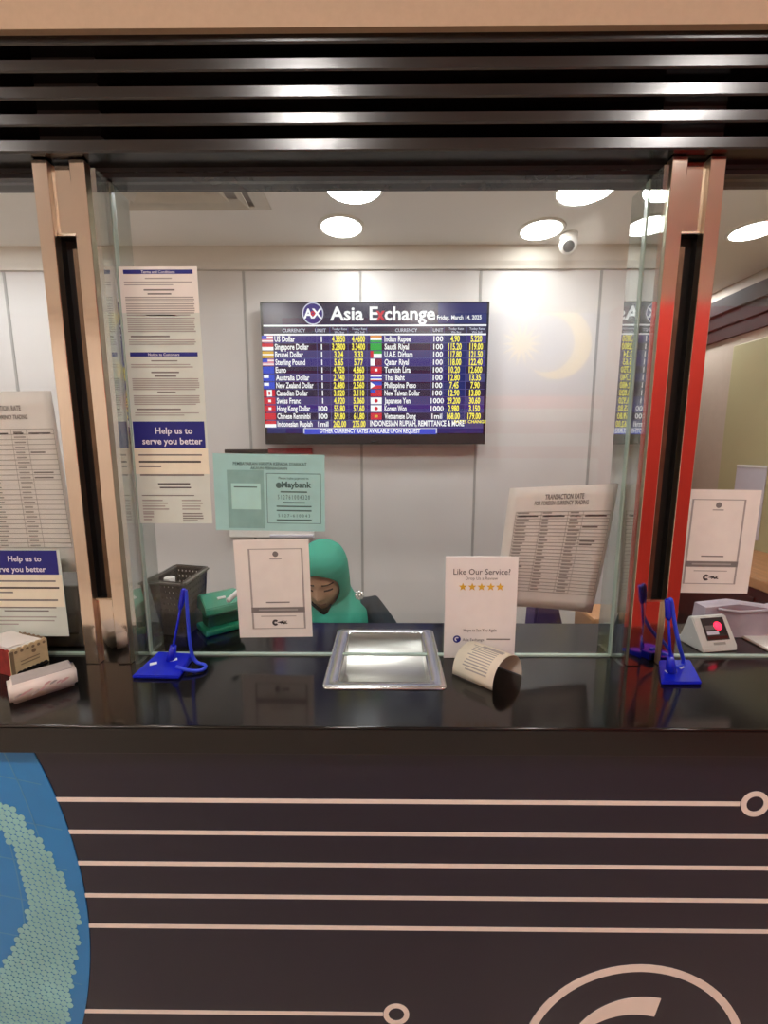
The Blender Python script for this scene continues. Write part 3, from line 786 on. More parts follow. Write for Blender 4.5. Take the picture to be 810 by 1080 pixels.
# red framed board on the back wall, mostly behind the teal notice
YB = YW - .022
a, c = aY(237, 473, YB), aY(331, 567, YB)
fr = empty('wall_board', ((a.x + c.x) / 2, YW, c.z), 'thin framed board on the back wall, red-edged, peeping out behind teal notice', 'notice board')
b = MB(); b.box(a.x, c.x, YB, YW - .001, c.z, a.z - .025, bev=.003); b.build('board', M['greyp'], fr)
xm = aY(283, 476, YB).x
b = MB(); b.box(xm, c.x, YB - .006, YW - .001, a.z - .024, a.z, bev=.002); b.build('top_rail', M['frame_red'], fr)
b = MB(); b.box(a.x, xm, YB - .006, YW - .001, a.z - .022, a.z - .004, bev=.002); b.build('top_rail', M['brown'], fr)
b = MB(); b.box(aY(285, 565, YB).x, c.x, YB - .012, YB, c.z, c.z + .016, bev=.003); b.build('bottom_rail', M['lightgrey'], fr)

# ------------------------------------------------------------------ rate screen
YT = YW - .065
a, bR, c, d = aY(273, 318, YT), aY(517, 318, YT), aY(511, 468, YT), aY(281, 469, YT)
tx0, tx1 = (a.x + d.x) / 2, (bR.x + c.x) / 2; tz1, tz0 = (a.z + bR.z) / 2, (c.z + d.z) / 2
ZQ=0
tv = empty('rate_screen', ((tx0 + tx1) / 2, YW, tz0), 'large flat screen of currency rates headed Asia Exchange on the back wall', 'television')
b = MB(); b.box(tx0, tx1, YT, YT + .03, tz0, tz1, bev=.003); b.build('housing', M['tvframe'], tv)
b = MB(); b.box((tx0 + tx1) / 2 - .2, (tx0 + tx1) / 2 + .2, YT + .03, YW - .001, tz0 + .12, tz1 - .15); b.build('wall_mount', M['blackpl'], tv)
YE = YT - .0008
sx0, sx1 = tx0 + .012, tx1 - .012; sz1 = tz1 - .008; sz0 = aY(400, 457, YE).z
b = MB(); b.box(sx0, sx1, YE, YT + .001, sz0, sz1); sco = b.build('display', M['s_bg'], tv)
TS = Flat(lambda u, v: (u, YE, v), NF)
def X_(px, py=357): return aY(px, py, YE).x
def Z_(py): return aY(400, py, YE).z
bg, wh, ye, fg = MB(), MB(), MB(), MB()
TS.rect(bg, sx0, Z_(341), sx1, sz1, M['s_head'], .0003); TS.rect(bg, X_(462, 330), Z_(341), sx1, sz1, M['s_blue'], .0004)
TS.rect(bg, sx0, Z_(352), sx1, Z_(345), M['s_head'], .0003)
rowm = [M['s_row1'], M['s_row2'], M['s_row3'], M['s_row1'], M['s_row2'], M['s_row3']]
py0, dp = 353.5, 8.15
for k in range(12):
    z1_, z0_ = Z_(py0 + dp * k), Z_(py0 + dp * (k + 1))
    TS.rect(bg, sx0, z0_, sx1, z1_, rowm[k % 6] if k not in (4, 6, 10) else M['s_row2'], .0003)
    TS.rect(bg, X_(466), z0_, X_(493), z1_, M['s_blue'], .0004)
    TS.rect(bg, sx0, z0_ - .001, sx1, z0_ + .001, M['s_rule'], .0005)
for px in (334, 348, 367, 387, 455, 468, 492): TS.rect(bg, X_(px) - .0012, Z_(py0 + dp * 12), X_(px) + .0012, Z_(345), M['s_rule'], .0006)
TS.rect(bg, sx0, sz0, sx1, Z_(py0 + dp * 12), M['s_blue'], .0003)
bg.build('row_bands', None, sco, normals=False)
for y in (343.3, 352.8): TS.rect(wh, sx0, Z_(y + .9), sx1, Z_(y - .9), M['s_white'], .0008)
def line_h(px): return px / 450 * 2.08
TS.text(wh, 'Asia E', X_(348, 333), Z_(337.5), .083, M['s_white'], 'L', .025, width=line_h(48)); TS.text(wh, 'change', X_(405.5, 333), Z_(337.5), .083, M['s_white'], 'L', .025, width=line_h(50.5))
TS.text(fg, 'x', X_(396.5, 333), Z_(337.5), .083, M['s_red'], 'L', .03, width=line_h(9))
TS.text(wh, 'Friday, March 14, 2025', X_(461, 335), Z_(337), .026, M['s_white'], 'L', .02, width=line_h(44))
lx, lz = X_(330, 331), Z_(330.5)
TS.ring(wh, lx, lz, .044, .049, M['s_line'], n=40); TS.ring(fg, lx, lz, 0, .044, M['s_row1'], e=.0005, n=40)
TS.text(wh, 'AX', lx, lz - .02, .058, M['s_white'], 'C', .03); TS.ring(fg, lx, lz, .004, .011, M['s_red'], e=.001, n=16)
for x, t_, w_ in ((310, 'CURRENCY', 23), (338, 'UNIT', 11), (428.5, 'CURRENCY', 22), (462, 'UNIT', 10)):
    TS.text(wh, t_, X_(x, 349), Z_(350.2), .022, M['s_line'], 'C', .01, width=line_h(w_))
for x in (358, 379, 481, 503):
    TS.text(wh, 'Today Rate', X_(x, 348), Z_(348), .014, M['s_line'], 'C', .01, width=line_h(15)); TS.text(wh, 'We Buy' if x in (358, 481) else 'We Sell', X_(x, 350), Z_(351.6), .014, M['s_line'], 'C', .01, width=line_h(10))
Lr = [('US Dollar', '1', '4.3850', '4.4600', 'us'), ('Singapore Dollar', '1', '3.2800', '3.3400', 'rw'), ('Brunei Dollar', '1', '3.24', '3.33', 'gold'), ('Sterling Pound', '1', '5.65', '5.77', 'us'),
      ('Euro', '1', '4.750', '4.860', 'b'), ('Australia Dollar', '1', '2.740', '2.820', 'bc'), ('New Zealand Dollar', '1', '2.480', '2.560', 'bc'), ('Canadian Dollar', '1', '3.020', '3.110', 'wr'), ('Swiss Franc', '1', '4.920', '5.060', 'rs'),
      ('Hong Kong Dollar', '100', '55.80', '57.60', 'rs'), ('Chinese Renminbi', '100', '59.80', '61.80', 'r'), ('Indonesian Rupiah', '1mil', '262.00', '275.00', 'rw')]
Rr = [('Indian Rupee', '100', '4.90', '5.220', 'in'), ('Saudi Riyal', '100', '115.20', '119.00', 'g'), ('U.A.E. Dirham', '100', '117.80', '121.50', 'uae'), ('Qatar Riyal', '100', '118.00', '122.40', 'wm'), ('Turkish Lira', '100', '10.20', '12.600', 'rs'),
      ('Thai Baht', '100', '12.80', '13.35', 'th'), ('Philippine Peso', '100', '7.45', '7.90', 'ph'), ('New Taiwan Dollar', '100', '12.90', '13.80', 'tw'), ('Japanese Yen', '1000', '29.200', '30.60', 'jp'), ('Korean Won', '1000', '2.980', '3.150', 'jp'),
      ('Vietnamese Dong', '1mil', '168.00', '179.00', 'rg')]
def flag(x, z, w, h, k):
    R_ = lambda u0, v0, u1, v1, m, e=.0008: TS.rect(fg, x + w * u0, z + h * v0, x + w * u1, z + h * v1, M[m], e)
    base = dict(us='s_pink', rw='s_white', gold='s_gold', b='s_fblue', bc='s_fblue', wr='s_red', rs='s_red', r='s_red', g='s_green', uae='s_white', wm='s_maroon', th='s_white', ph='s_fblue', tw='s_red', jp='s_white', rg='s_red')
    base['in'] = 's_white'
    R_(0, 0, 1, 1, base[k])
    if k == 'us': R_(0, .5, .45, 1, 's_fblue', .001); R_(.45, .7, 1, .85, 's_white', .001); R_(0, .15, 1, .3, 's_white', .001)
    if k == 'rw': R_(0, .5, 1, 1, 's_red', .001)
    if k == 'gold': R_(0, .4, 1, .6, 's_white', .001)
    if k == 'bc': R_(.05, .45, .5, .9, 's_white', .001)
    if k == 'wr': R_(.28, 0, .72, 1, 's_white', .001); R_(.42, .25, .58, .75, 's_red', .0012)
    if k == 'rs': R_(.38, .3, .62, .7, 's_white', .001)
    if k == 'rg': R_(.35, .3, .65, .7, 's_gold', .001)
    if k == 'in': R_(0, .67, 1, 1, 's_orange', .001); R_(0, 0, 1, .33, 's_green', .001)
    if k == 'uae': R_(.25, .6, 1, 1, 's_green', .001); R_(0, 0, .28, 1, 's_red', .001)
    if k == 'wm': R_(0, 0, .4, 1, 's_white', .001)
    if k == 'th': R_(0, .36, 1, .64, 's_fblue', .001); R_(0, 0, 1, .16, 's_red', .001); R_(0, .84, 1, 1, 's_red', .001)
    if k == 'ph': R_(0, 0, 1, .5, 's_red', .001); TS.poly(fg, [(x, z), (x + w * .45, z + h / 2), (x, z + h)], M['s_white'], .0012)
    if k == 'tw': R_(0, .5, .45, 1, 's_fblue', .001)
    if k == 'jp': TS.ring(fg, x + w / 2, z + h / 2, 0, h * .28, M['s_red'], .001, 14)
hz = line_h(6.6)
for rows, fx0, nx, ux, bx, sx in ((Lr, 276, 289.5, 339, 357, 378), (Rr, 390.5, 405.5, 462.3, 480, 502.5)):
    for k, (nm, un, bu, se, fk) in enumerate(rows):
        zc_ = Z_(py0 + dp * (k + .5)); z0_ = zc_ - hz / 2
        flag(X_(fx0), z0_, line_h(11.5), hz, fk)
        TS.text(wh, nm, X_(nx), zc_ - .0115, .036, M['s_white'], 'L', .025, width=min(line_h(42), line_h(1.95 * len(nm) + 3)))
        TS.text(wh, un, X_(ux), zc_ - .0115, .034, M['s_white'], 'C', .025)
        TS.text(ye, bu, X_(bx), zc_ - .013, .040, M['s_yellow'], 'C', .03, width=line_h(2.05 * len(bu) + 1)); TS.text(ye, se, X_(sx), zc_ - .013, .040, M['s_yellow'], 'C', .03, width=line_h(2.05 * len(se) + 1))
TS.text(wh, 'INDONESIAN RUPIAH, REMITTANCE & MORE', X_(390), Z_(449.3), .036, M['s_white'], 'L', .03, width=line_h(97)); TS.text(ye, 'RATES CHANGE', X_(481), Z_(446.3), .02, M['s_yellow'], 'L', .02, width=line_h(33))
bx0, bx1 = X_(318), X_(462)
TS.rect(fg, bx0, Z_(458), bx1, Z_(451.5), M['s_fblue'], .0005); TS.rect(wh, bx0, Z_(452.3), bx1, Z_(451.5), M['s_line'], .0008)
for x in (bx0, bx1): TS.rect(wh, x - .003, Z_(457), x + .003, Z_(451.5), M['s_line'], .0008)
TS.text(wh, 'OTHER CURRENCY RATES AVAILABLE UPON REQUEST', X_(335), Z_(456.6), .028, M['s_white'], 'L', .03, width=line_h(104))
wh.build('white_text', None, sco, normals=False); ye.build('yellow_rates', None, sco, normals=False); fg.build('flag_icons', None, sco, normals=False)
b = MB(); b.box((tx0 + tx1) / 2 - .02, (tx0 + tx1) / 2 + .02, YT - .003, YT, tz0 + .008, tz0 + .016, bev=.002); b.build('sensor_bar', M['blackpl'], tv)

# ------------------------------------------------------------------ deal tray
t = empty('deal_tray', ((tl.x + tr.x) / 2, (tf + tb) / 2, ZC), 'stainless steel deal tray sunk into the counter under the glass', 'tray')
x0, x1 = tl.x, tr.x
def rrect(x0, x1, y0, y1, r, z, n=6):
    P = []
    for cx, cy, a in ((x1 - r, y1 - r, 0), (x0 + r, y1 - r, 90), (x0 + r, y0 + r, 180), (x1 - r, y0 + r, 270)):
        for k in range(n + 1):
            q = math.radians(a + 90 * k / n); P.append(Vector((cx + r * math.cos(q), cy + r * math.sin(q), z)))
    return P
def loft(b, loops, cap=False, smooth=True):
    V = [[b.bm.verts.new(p) for p in L] for L in loops]; n = len(V[0])
    for k in range(len(V) - 1):
        for j in range(n):
            f = b.bm.faces.new([V[k][j], V[k][(j + 1) % n], V[k + 1][(j + 1) % n], V[k + 1][j]]); f.smooth = smooth
    if cap: b.bm.faces.new(V[-1])
b = MB()
loft(b, [rrect(x0, x1, tf, tb, .012, ZC + .0004), rrect(x0 + .001, x1 - .001, tf + .001, tb - .001, .011, ZC + .003), rrect(x0 + .004, x1 - .004, tf + .004, tb - .004, .010, ZC + .0038),
         rrect(hx0 - .001, hx1 + .001, hy0 - .001, hy1 + .001, .008, ZC + .0036), rrect(hx0 + .003, hx1 - .003, hy0 + .003, hy1 - .003, .006, ZC + .0005)])
b.build('rim', M['tray'], t)
# scoop: a trough curving down from front and back
b = MB(); ny = 28; prof = []
for k in range(ny + 1):
    s = k / ny; y = hy0 + .003 + (hy1 - hy0 - .006) * s
    z = ZC + .0005 - .034 * max(0, math.sin(PI * s)) ** .75
    prof.append((y, z))
xa, xb = hx0 + .003, hx1 - .003
g = [[b.bm.verts.new((x, y, z)) for x in (xa, xb)] for y, z in prof]
for k in range(ny):
    f = b.bm.faces.new([g[k][0], g[k][1], g[k + 1][1], g[k + 1][0]]); f.smooth = True
for x in (xa, xb): b.bm.faces.new([b.bm.verts.new((x, y, z)) for y, z in prof])
b.build('scoop', M['trayin'], t)

# ------------------------------------------------------------------ curled brochure
pa, pb = aZ(477, 711, ZC), aZ(519, 729, ZC)     # left edge on the counter, back to front
pc = aZ(553, 714, ZC)                            # right front corner on the counter
ax = (pb - pa); Lp = ax.length; ax.normalize()
sd = (pc - pb); wd = sd.length; sdn = sd * .75 + (sd - ax * sd.dot(ax)) * .25; wd = sdn.length; sdn.normalize()
Rr_ = .036; rad = wd / 2; archh = .05
def bro(u, v):      # u along arch 0..1 (left foot to right foot), v along axis
    a = PI * (1 - u); c = pa + ax * v + sdn * rad
    return Vector(c + sdn * (rad * math.cos(a)) + Vector((0, 0, .001 + archh * max(0, math.sin(a)) ** .8)))
arcl = .11
BS = Flat(lambda u, v: bro(u / arcl, Lp - v))
t = empty('curled_brochure', (pa + pc) / 2, 'cream printed leaflet curled into an arch on the counter before the star sign', 'leaflet')
BS.sheet(arcl, Lp, .0005, 24, 2, m=M['creamp']).build('paper', None, t)
b = MB()
for k in range(11):
    u = .010 + k * .0042
    BS.rect(b, u, .014, u + .0018, Lp - .014 - random.random() * .012, M['inklt'], .0004, 1, 4)
BS.rect(b, .052, .01, .06, Lp - .03, M['inklt'], .0004, 3, 2)
b.build('print', None, t, normals=False)

# ------------------------------------------------------------------ counter pens (blue, on a coil cord)
def pen_stand(base_px, pen_px, cord_px, label, flip=1):
    p0 = aZ(*base_px, ZC)
    t = empty('pen_stand', (p0.x, p0.y, ZC), label, 'counter pen', 'blue counter pens on cords')
    return t, p0
# left
A_, B_, C_, D_ = [aZ(x, y, ZC) for x, y in ((139, 716), (189, 717), (203, 697), (168, 695))]
def wedge(t, P4, h0, h1):
    """low wedge plate: front edge h0, back edge h1"""
    a, b_, c, d = P4; mb = MB()
    bm2 = bmesh.new()
    lo = [bm2.verts.new(p) for p in P4]; hi = [bm2.verts.new(p + Vector((0, 0, h))) for p, h in zip(P4, (h0, h0, h1, h1))]
    bm2.faces.new(lo[::-1]); bm2.faces.new(hi)
    for k in range(4): bm2.faces.new([lo[k], lo[(k + 1) % 4], hi[(k + 1) % 4], hi[k]])
    bmesh.ops.bevel(bm2, geom=bm2.edges[:], offset=.0018, segments=2, affect='EDGES')
    mb.merge(bm2, None, Matrix.Translation((0, 0, .0004))); return mb.build('base', M['bluepl'], t)
def pen_set(P4, sock_px, pen_top_px, loop, label, hgt):
    c = sum(P4, Vector()) / 4
    t = empty('pen_stand', (c.x, c.y, ZC), label, 'counter pen', 'blue counter pens on cords')
    bs = wedge(t, P4, .006, .016)
    s = aZ(*sock_px, ZC + .016); s.z = ZC + .012
    top = aY(*pen_top_px, s.y)
    d = (top - s).normalized()
    b = MB(); b.tube([s, s + d * .012, s + d * .03], [.0085, .0075, .0055], n=14); b.build('socket', M['bluepl'], t)
    b = MB(); Lq = (top - s).length
    b.tube([s + d * .01, s + d * .03, s + d * (Lq * .5), s + d * (Lq * .8)], [.0016, .0022, .0022, .0024], n=10)
    b.tube([s + d * (Lq * .72), s + d * (Lq * .76), s + d * Lq * .98, s + d * Lq], [.003, .0048, .005, .0035], n=12); b.build('pen', M['bluepl'], t)
    b = MB()
    pts = loop(s, top)
    # smooth the cord
    for _ in range(3):
        q = [pts[0]]
        for k in range(len(pts) - 1): q += [pts[k] * .75 + pts[k + 1] * .25, pts[k] * .25 + pts[k + 1] * .75]
        pts = q + [pts[-1]]
    b.tube(pts, .0033, n=10); b.build('cord', M['bluecord'], t)
    b = MB()
    e1 = (P4[1] - P4[0]).normalized(); e2 = (P4[3] - P4[0]).normalized()
    for f1, f2, s_ in ((.2, .45, .006), (.55, .62, .0065)):
        q = P4[0] + (P4[1] - P4[0]) * f1 + (P4[3] - P4[0]) * f2 + Vector((0, 0, .006 + .010 * f2 + .0012))
        b.box(-s_, s_, -.003, .003, -.0005, .0008, mtx=Matrix.Translation(q) @ Matrix.Rotation(.5, 4, 'Z') @ Matrix.Rotation(.28, 4, 'X'))
    b.build('label_tag', M['clip'], bs)
    return t
def loopL(s, top):
    y = top.y
    return [top + Vector((.003, 0, -.004)), aY(196, 622, y), aY(198, 650, y), aY(200, 680, y - .005), aZ(205, 699, ZC + .006), aZ(218, 701, ZC + .005), aZ(215, 707, ZC + .005), aZ(200, 708, ZC + .006), aZ(186, 703, ZC + .012)]
pen_set([A_, B_, C_, D_], (180, 694), (194, 621), loopL, 'blue counter pen on a looped cord in front of the dark basket', .12)
A2, B2, C2, D2 = [aZ(x, y, ZC) for x, y in ((697, 723), (740, 723), (727, 704), (694, 704))]
def loopR(s, top):
    y = top.y
    return [top + Vector((.002, 0, -.004)), aY(708, 630, y), aY(711, 655, y), aY(716, 680, y - .004), aZ(722, 700, ZC + .012), aZ(716, 704, ZC + .014), aZ(708, 702, ZC + .014)]
pen_set([A2, B2, C2, D2], (708, 706), (704, 632), loopR, 'blue counter pen standing at the foot of the red-reflecting post', .12)

# ------------------------------------------------------------------ basket
bf0, bf1 = aZ(169, 676, ZC), aZ(190, 673, ZC)
zt_b = ZC + .125
q0, q1, q2 = aZ(158, 614, zt_b), aZ(192, 617, zt_b), aZ(217, 600, zt_b)
q3 = q0 + (q2 - q1)
top4 = [q0, q1, q2, q3]; cen = sum(top4, Vector()) / 4
bot4 = [Vector((cen.x + (p.x - cen.x) * .72 + .004, cen.y + (p.y - cen.y) * .72, ZC + .001)) for p in top4]
t = empty('mesh_basket', (cen.x, cen.y, ZC), 'dark grey perforated plastic basket behind the glass by the left pen', 'basket')
b = MB()
def strip(b, P, Q, w, n_, th=.002):
    """flat bar from P to Q, width w along vector n_"""
    P, Q = Vector(P), Vector(Q); d = (Q - P).normalized(); sdv = n_.cross(d).normalized()
    o = [P - sdv * w / 2, P + sdv * w / 2, Q + sdv * w / 2, Q - sdv * w / 2]
    b.prism([p - n_ * th / 2 for p in o], n_ * th)
for k in range(4):
    a0, a1, c0, c1 = top4[k], top4[(k + 1) % 4], bot4[k], bot4[(k + 1) % 4]
    n_ = (a1 - a0).cross(c0 - a0).normalized(); L_ = (a1 - a0).length
    nv = max(5, int(L_ / .009)); nh = 9
    for j in range(nv + 1):
        s = j / nv; strip(b, a0.lerp(a1, s), c0.lerp(c1, s), L_ / nv * .62, n_)
    for j in range(nh + 1):
        s = j / nh; strip(b, a0.lerp(c0, s), a1.lerp(c1, s), .0085 if 0 < j < nh else .012, n_, .0017)
b.face(bot4)
b.build('lattice_body', M['basket'], t)
b = MB(); tp = [p + Vector((0, 0, .002)) for p in top4]
for k in range(4):
    n_ = Vector((0, 0, 1)); a0, a1 = tp[k], tp[(k + 1) % 4]; out = ((a0 + a1) / 2 - cen); out.z = 0; out.normalize()
    strip(b, a0 + out * .003, a1 + out * .003, .012, n_, .004)
b.build('rim', M['basketrim'], t)
rl = q0.lerp(q1, .35).lerp(q3.lerp(q2, .35), .3); rl.z = ZC + .095
b = MB(); b.lathe([(.010, 0), (.0115, .001), (.0115, .031), (.010, .032), (.004, .032), (.004, .028)], rl, n=24)
o = b.build('paper_roll', M['whitepl']); tag(o, 'small white paper roll standing in the dark perforated basket', 'paper roll')
b = MB(); b.lathe([(.009, 0), (.009, rl.z - ZC - .004)], (rl.x, rl.y, ZC + .003), n=20); b.build('lower_roll', M['whitepl'], o)

# ------------------------------------------------------------------ green hole punch behind the glass
p = aZ(224, 667, ZC); ang = math.radians(40)
MT = Matrix.Translation((p.x + .014, p.y + .022, ZC)) @ Matrix.Rotation(ang, 4, 'Z') @ Matrix.Diagonal((.74, .85, 1.35, 1))
t = empty('hole_punch', (p.x, p.y, ZC), 'green two-hole punch on the counter behind the left payment sheet', 'hole punch')
b = MB(); b.box(-.062, .062, -.038, .042, .001, .011, bev=.003, mtx=MT); b.build('base', M['green'], t)
b = MB(); b.box(-.048, .050, -.018, .030, .011, .036, bev=.003, mtx=MT); b.build('punch_head', M['greendk'], t)
b = MB()
pr = [(-.056, -.036, .036), (-.056, -.030, .046), (-.056, .012, .062), (-.056, .036, .060), (-.056, .044, .044), (-.056, .040, .034), (-.056, .02, .036), (-.056, -.02, .030)]
b.prism(pr, (.112, 0, 0), mtx=MT)
bmesh.ops.remove_doubles(b.bm, verts=b.bm.verts[:], dist=1e-6)
bmesh.ops.bevel(b.bm, geom=[e for e in b.bm.edges], offset=.002, segments=2, affect='EDGES')
hn = b.build('handle', M['green'], t)
b = MB(); R4 = MT @ Matrix.Translation((0, -.007, .0553)) @ Matrix.Rotation(math.atan2(.016, .042), 4, 'X')
b.box(-.012, .012, -.003, .003, -.001, .0012, mtx=R4); b.build('slot_inlay', M['whitepl'], hn)
wp0, wp1 = aZ(240, 634, ZC + .09), aZ(251, 624, ZC + .10)
b = MB(); b.tube([wp0, wp0.lerp(wp1, .1), wp0.lerp(wp1, .9), wp1 + (wp1 - wp0) * .2], [.0035, .0055, .0055, .004], n=14)
o = b.build('marker_pen', M['whitepl']); tag(o, 'white marker pen lying on the green hole punch', 'pen')
b = MB(); b.lathe([(.0058, 0), (.0058, .012), (.0045, .014)], wp1, n=14, mtx=Vector((0, 0, 1)).rotation_difference((wp1 - wp0).normalized()).to_matrix()); b.build('cap', M['whitepl'], o)

# dark box on counter behind the left pane
a, c = aY(60, 617, YG + .03), aY(92, 690, YG + .03)
b = MB(); b.box(a.x - .22, c.x - .003, YG + .028, YR - .01, ZC + .0005, a.z, bev=.004)
o = b.build('dark_case', M['basket']); tag(o, 'dark low case on the counter behind the left post', 'case')
b = MB(); b.box(a.x - .21, c.x - .012, YG + .026, YG + .0281, ZC + .03, ZC + .034); b.build('lid_seam', M['blackpl'], o)

# ------------------------------------------------------------------ red-lit device
P = [aZ(727, 683, ZC), aZ(746, 692, ZC), aZ(783, 689, ZC)]
fr_ = P[2] - P[1]; wdv = fr_.length; ux = fr_.normalized(); uy = Vector((-ux.y, ux.x, 0))
O = P[1]; dep = .062; hh = .062
t = empty('red_display_device', (O.x + wdv / 2, O.y + .03, ZC), 'small white wedge device with a glowing red light on its dark face', 'electronic device')
MD = Matrix.Translation(Vector((O.x, max(O.y, YG + .012), ZC + .0005))) @ Matrix(((ux.x, uy.x, 0, 0), (ux.y, uy.y, 0, 0), (0, 0, 1, 0), (0, 0, 0, 1)))
b = MB()
b.prism([(0, 0, 0), (0, .004, .010), (0, .034, hh), (0, .044, hh), (0, dep, .006), (0, dep, 0)], (wdv, 0, 0), mtx=MD)
bmesh.ops.bevel(b.bm, geom=b.bm.edges[:], offset=.002, segments=2, affect='EDGES')
b.build('body', M['whitepl'], t)
nrm = Vector((0, -.052, .030)).normalized(); vv = Vector((0, .030, .052)).normalized()
DF = Flat(lambda u, v: MD @ Vector((u, .004 + vv.y * v, .010 + vv.z * v)), (MD.to_3x3() @ nrm).normalized())
b = MB(); DF.rect(b, wdv * .2, .012, wdv * .86, .057, M['blackpl'], .0008); DF.rect(b, wdv * .24, .014, wdv * .82, .020, M['screenoff'], .0012); DF.rect(b, wdv * .26, .023, wdv * .6, .030, M['whiteink'], .0012)
DF.rect(b, wdv * .26, .033, wdv * .54, .042, M['ink'], .0012); DF.rect(b, wdv * .35, .003, wdv * .7, .008, M['inklt'], .0008)
b.build('face_plate', None, t, normals=False)
cc = DF.P(wdv * .62, .040, .001); nn = DF.n
b = MB(); b.lathe([(.0085, 0), (.0085, .002), (.006, .0035), (.001, .004)], cc, n=24, mtx=Vector((0, 0, 1)).rotation_difference(nn).to_matrix()); b.build('red_light', M['led'], t)
b = MB(); yb_ = YG + .04
pts = [MD @ Vector((0, .03, .02)), aZ(728, 674, ZC + .01), aZ(718, 670, ZC + .004), aZ(700, 664, ZC + .003), aZ(672, 662, ZC + .003)]
for _ in range(2):
    q = [pts[0]]
    for k in range(len(pts) - 1): q += [pts[k] * .75 + pts[k + 1] * .25, pts[k] * .25 + pts[k + 1] * .75]
    pts = q + [pts[-1]]
b.tube([p for p in pts if p.x > XFR + .01], .0014, n=8); b.build('cable', M['whitepl'], t)

# ------------------------------------------------------------------ red and cream box, tissue pack
e0, e1 = aZ(13, 714, ZC), aZ(52, 697, ZC)
ux = (e1 - e0); Lb = ux.length; ux.normalize(); uy = Vector((-ux.y, ux.x, 0))
MB_ = Matrix.Translation((e0.x, e0.y, ZC + .0005)) @ Matrix(((ux.x, uy.x, 0, 0), (ux.y, uy.y, 0, 0), (0, 0, 1, 0), (0, 0, 0, 1)))
hb, dpb = .050, .085
t = empty('paper_box', MB_ @ Vector((Lb / 2, dpb / 2, 0)), 'open cream and red patterned box of paper slips before the left pane', 'box')
def scallop_wall(p, d, n_, L, m, name):
    b = MB(); pts = [(0, 0)]
    pts += [(L, 0)]
    N = 6
    top = []
    for k in range(N * 6 + 1):
        s = k / (N * 6); top.append((L * s, hb - .004 + .0035 * abs(math.sin(PI * N * s))))
    pts += top[::-1]
    P3 = [MB_ @ (Vector(p) + Vector(d) * u + Vector((0, 0, v))) for u, v in pts]
    b.prism(P3, (MB_.to_3x3() @ Vector(n_)) * .0025); return b.build(name, m, t)
fw_ = scallop_wall((0, 0, 0), (1, 0, 0), (0, 1, 0), Lb, M['boxcream'], 'front_wall')
scallop_wall((0, dpb, 0), (1, 0, 0), (0, -1, 0), Lb, M['boxred'], 'back_wall')
scallop_wall((0, .0026, 0), (0, 1, 0), (1, 0, 0), dpb - .0052, M['boxred'], 'side_wall'); scallop_wall((Lb, .0026, 0), (0, 1, 0), (-1, 0, 0), dpb - .0052, M['boxbrown'], 'side_wall')
b = MB(); b.box(0.003, Lb - .003, .003, dpb - .003, 0, .002, mtx=MB_); b.build('bottom', M['boxcream'], t)
BF = Flat(lambda u, v: MB_ @ Vector((u, 0, v)), -uy)
b = MB(); BF.ring(b, Lb * .62, hb * .66, 0, .004, M['boxbrown'], n=16); BF.lines(b, Lb * .25, Lb * .8, hb * .45, 2, .006, .002, M['boxbrown'])
BF.rect(b, 0, 0, Lb * .1, hb * .9, M['boxbrown'], .0003)
for k in range(7): BF.poly(b, [(Lb * (.2 + .115 * k) + r * math.cos(a), .0 + max(0, r * math.sin(a))) for r, a in [(.005, PI * j / 8) for j in range(9)]], M['blackpl'])
for k in range(6): BF.ring(b, Lb * (.16 + .15 * k), hb * .83, 0, .0028, M['boxbrown'], n=10)
b.build('front_print', None, fw_, normals=False)
b = MB(); b.box(.006, Lb - .006, .006, dpb - .006, .0025, hb - .002, mtx=MB_ @ Matrix.Rotation(0, 4, 'Z'))
o = b.build('paper_slips', M['paper']); tag(o, 'stack of white paper slips filling the patterned box', 'paper slips')
b = MB(); b.box(.004, Lb - .012, .012, dpb - .004, 0, .0015, mtx=MB_ @ Matrix.Translation((0, 0, hb - .001)) @ Matrix.Rotation(.10, 4, 'X') @ Matrix.Rotation(.06, 4, 'Y')); b.build('top_slip', M['flagwhite'], o)

f0, f1 = aZ(11, 746, ZC), aZ(83, 723, ZC); ux = f1 - f0; Lt = ux.length; ux.normalize(); uy = Vector((-ux.y, ux.x, 0))
MT2 = Matrix.Translation((f0.x, f0.y, ZC + .0005)) @ Matrix(((ux.x, uy.x, 0, 0), (ux.y, uy.y, 0, 0), (0, 0, 1, 0), (0, 0, 0, 1)))
t = empty('tissue_pack', MT2 @ Vector((Lt / 2, .025, 0)), 'white and pink pocket tissue pack lying at the left on the counter', 'tissue pack')
b = MB(); wt, ht = .046, .033
bm2 = bmesh.new(); bmesh.ops.create_cube(bm2, size=1)
bmesh.ops.scale(bm2, vec=(Lt, wt, ht), verts=bm2.verts); bmesh.ops.translate(bm2, vec=(Lt / 2, wt / 2, ht / 2), verts=bm2.verts)
bmesh.ops.bevel(bm2, geom=bm2.edges[:], offset=.005, segments=3, affect='EDGES')
b.merge(bm2, M['tissue'], MT2, smooth=True); b.build('wrapper', None, t)
b = MB(); b.box(.006, Lt - .006, .005, wt - .004, ht - .0005, ht + .0012, mtx=MT2, bev=.0005); b.build('top_film', M['tissuetop'], t)
TF = Flat(lambda u, v: MT2 @ Vector((u, 0, v)), -uy)
b = MB()
random.seed(3)
for k in range(9):
    u, v, r = Lt * (.12 + .085 * k), ht * random.uniform(.35, .65), random.uniform(.003, .0055)
    TF.poly(b, [(u - r * 1.3, v - r * .7), (u, v - r * .35), (u + r * 1.4, v + r * .5), (u + r * .5, v + r * .8), (u - r * .9, v + r * .1)], M['pinkprint'] if k % 3 else M['tissuetop'], .0006)
b.build('pink_motif', None, t, normals=False)

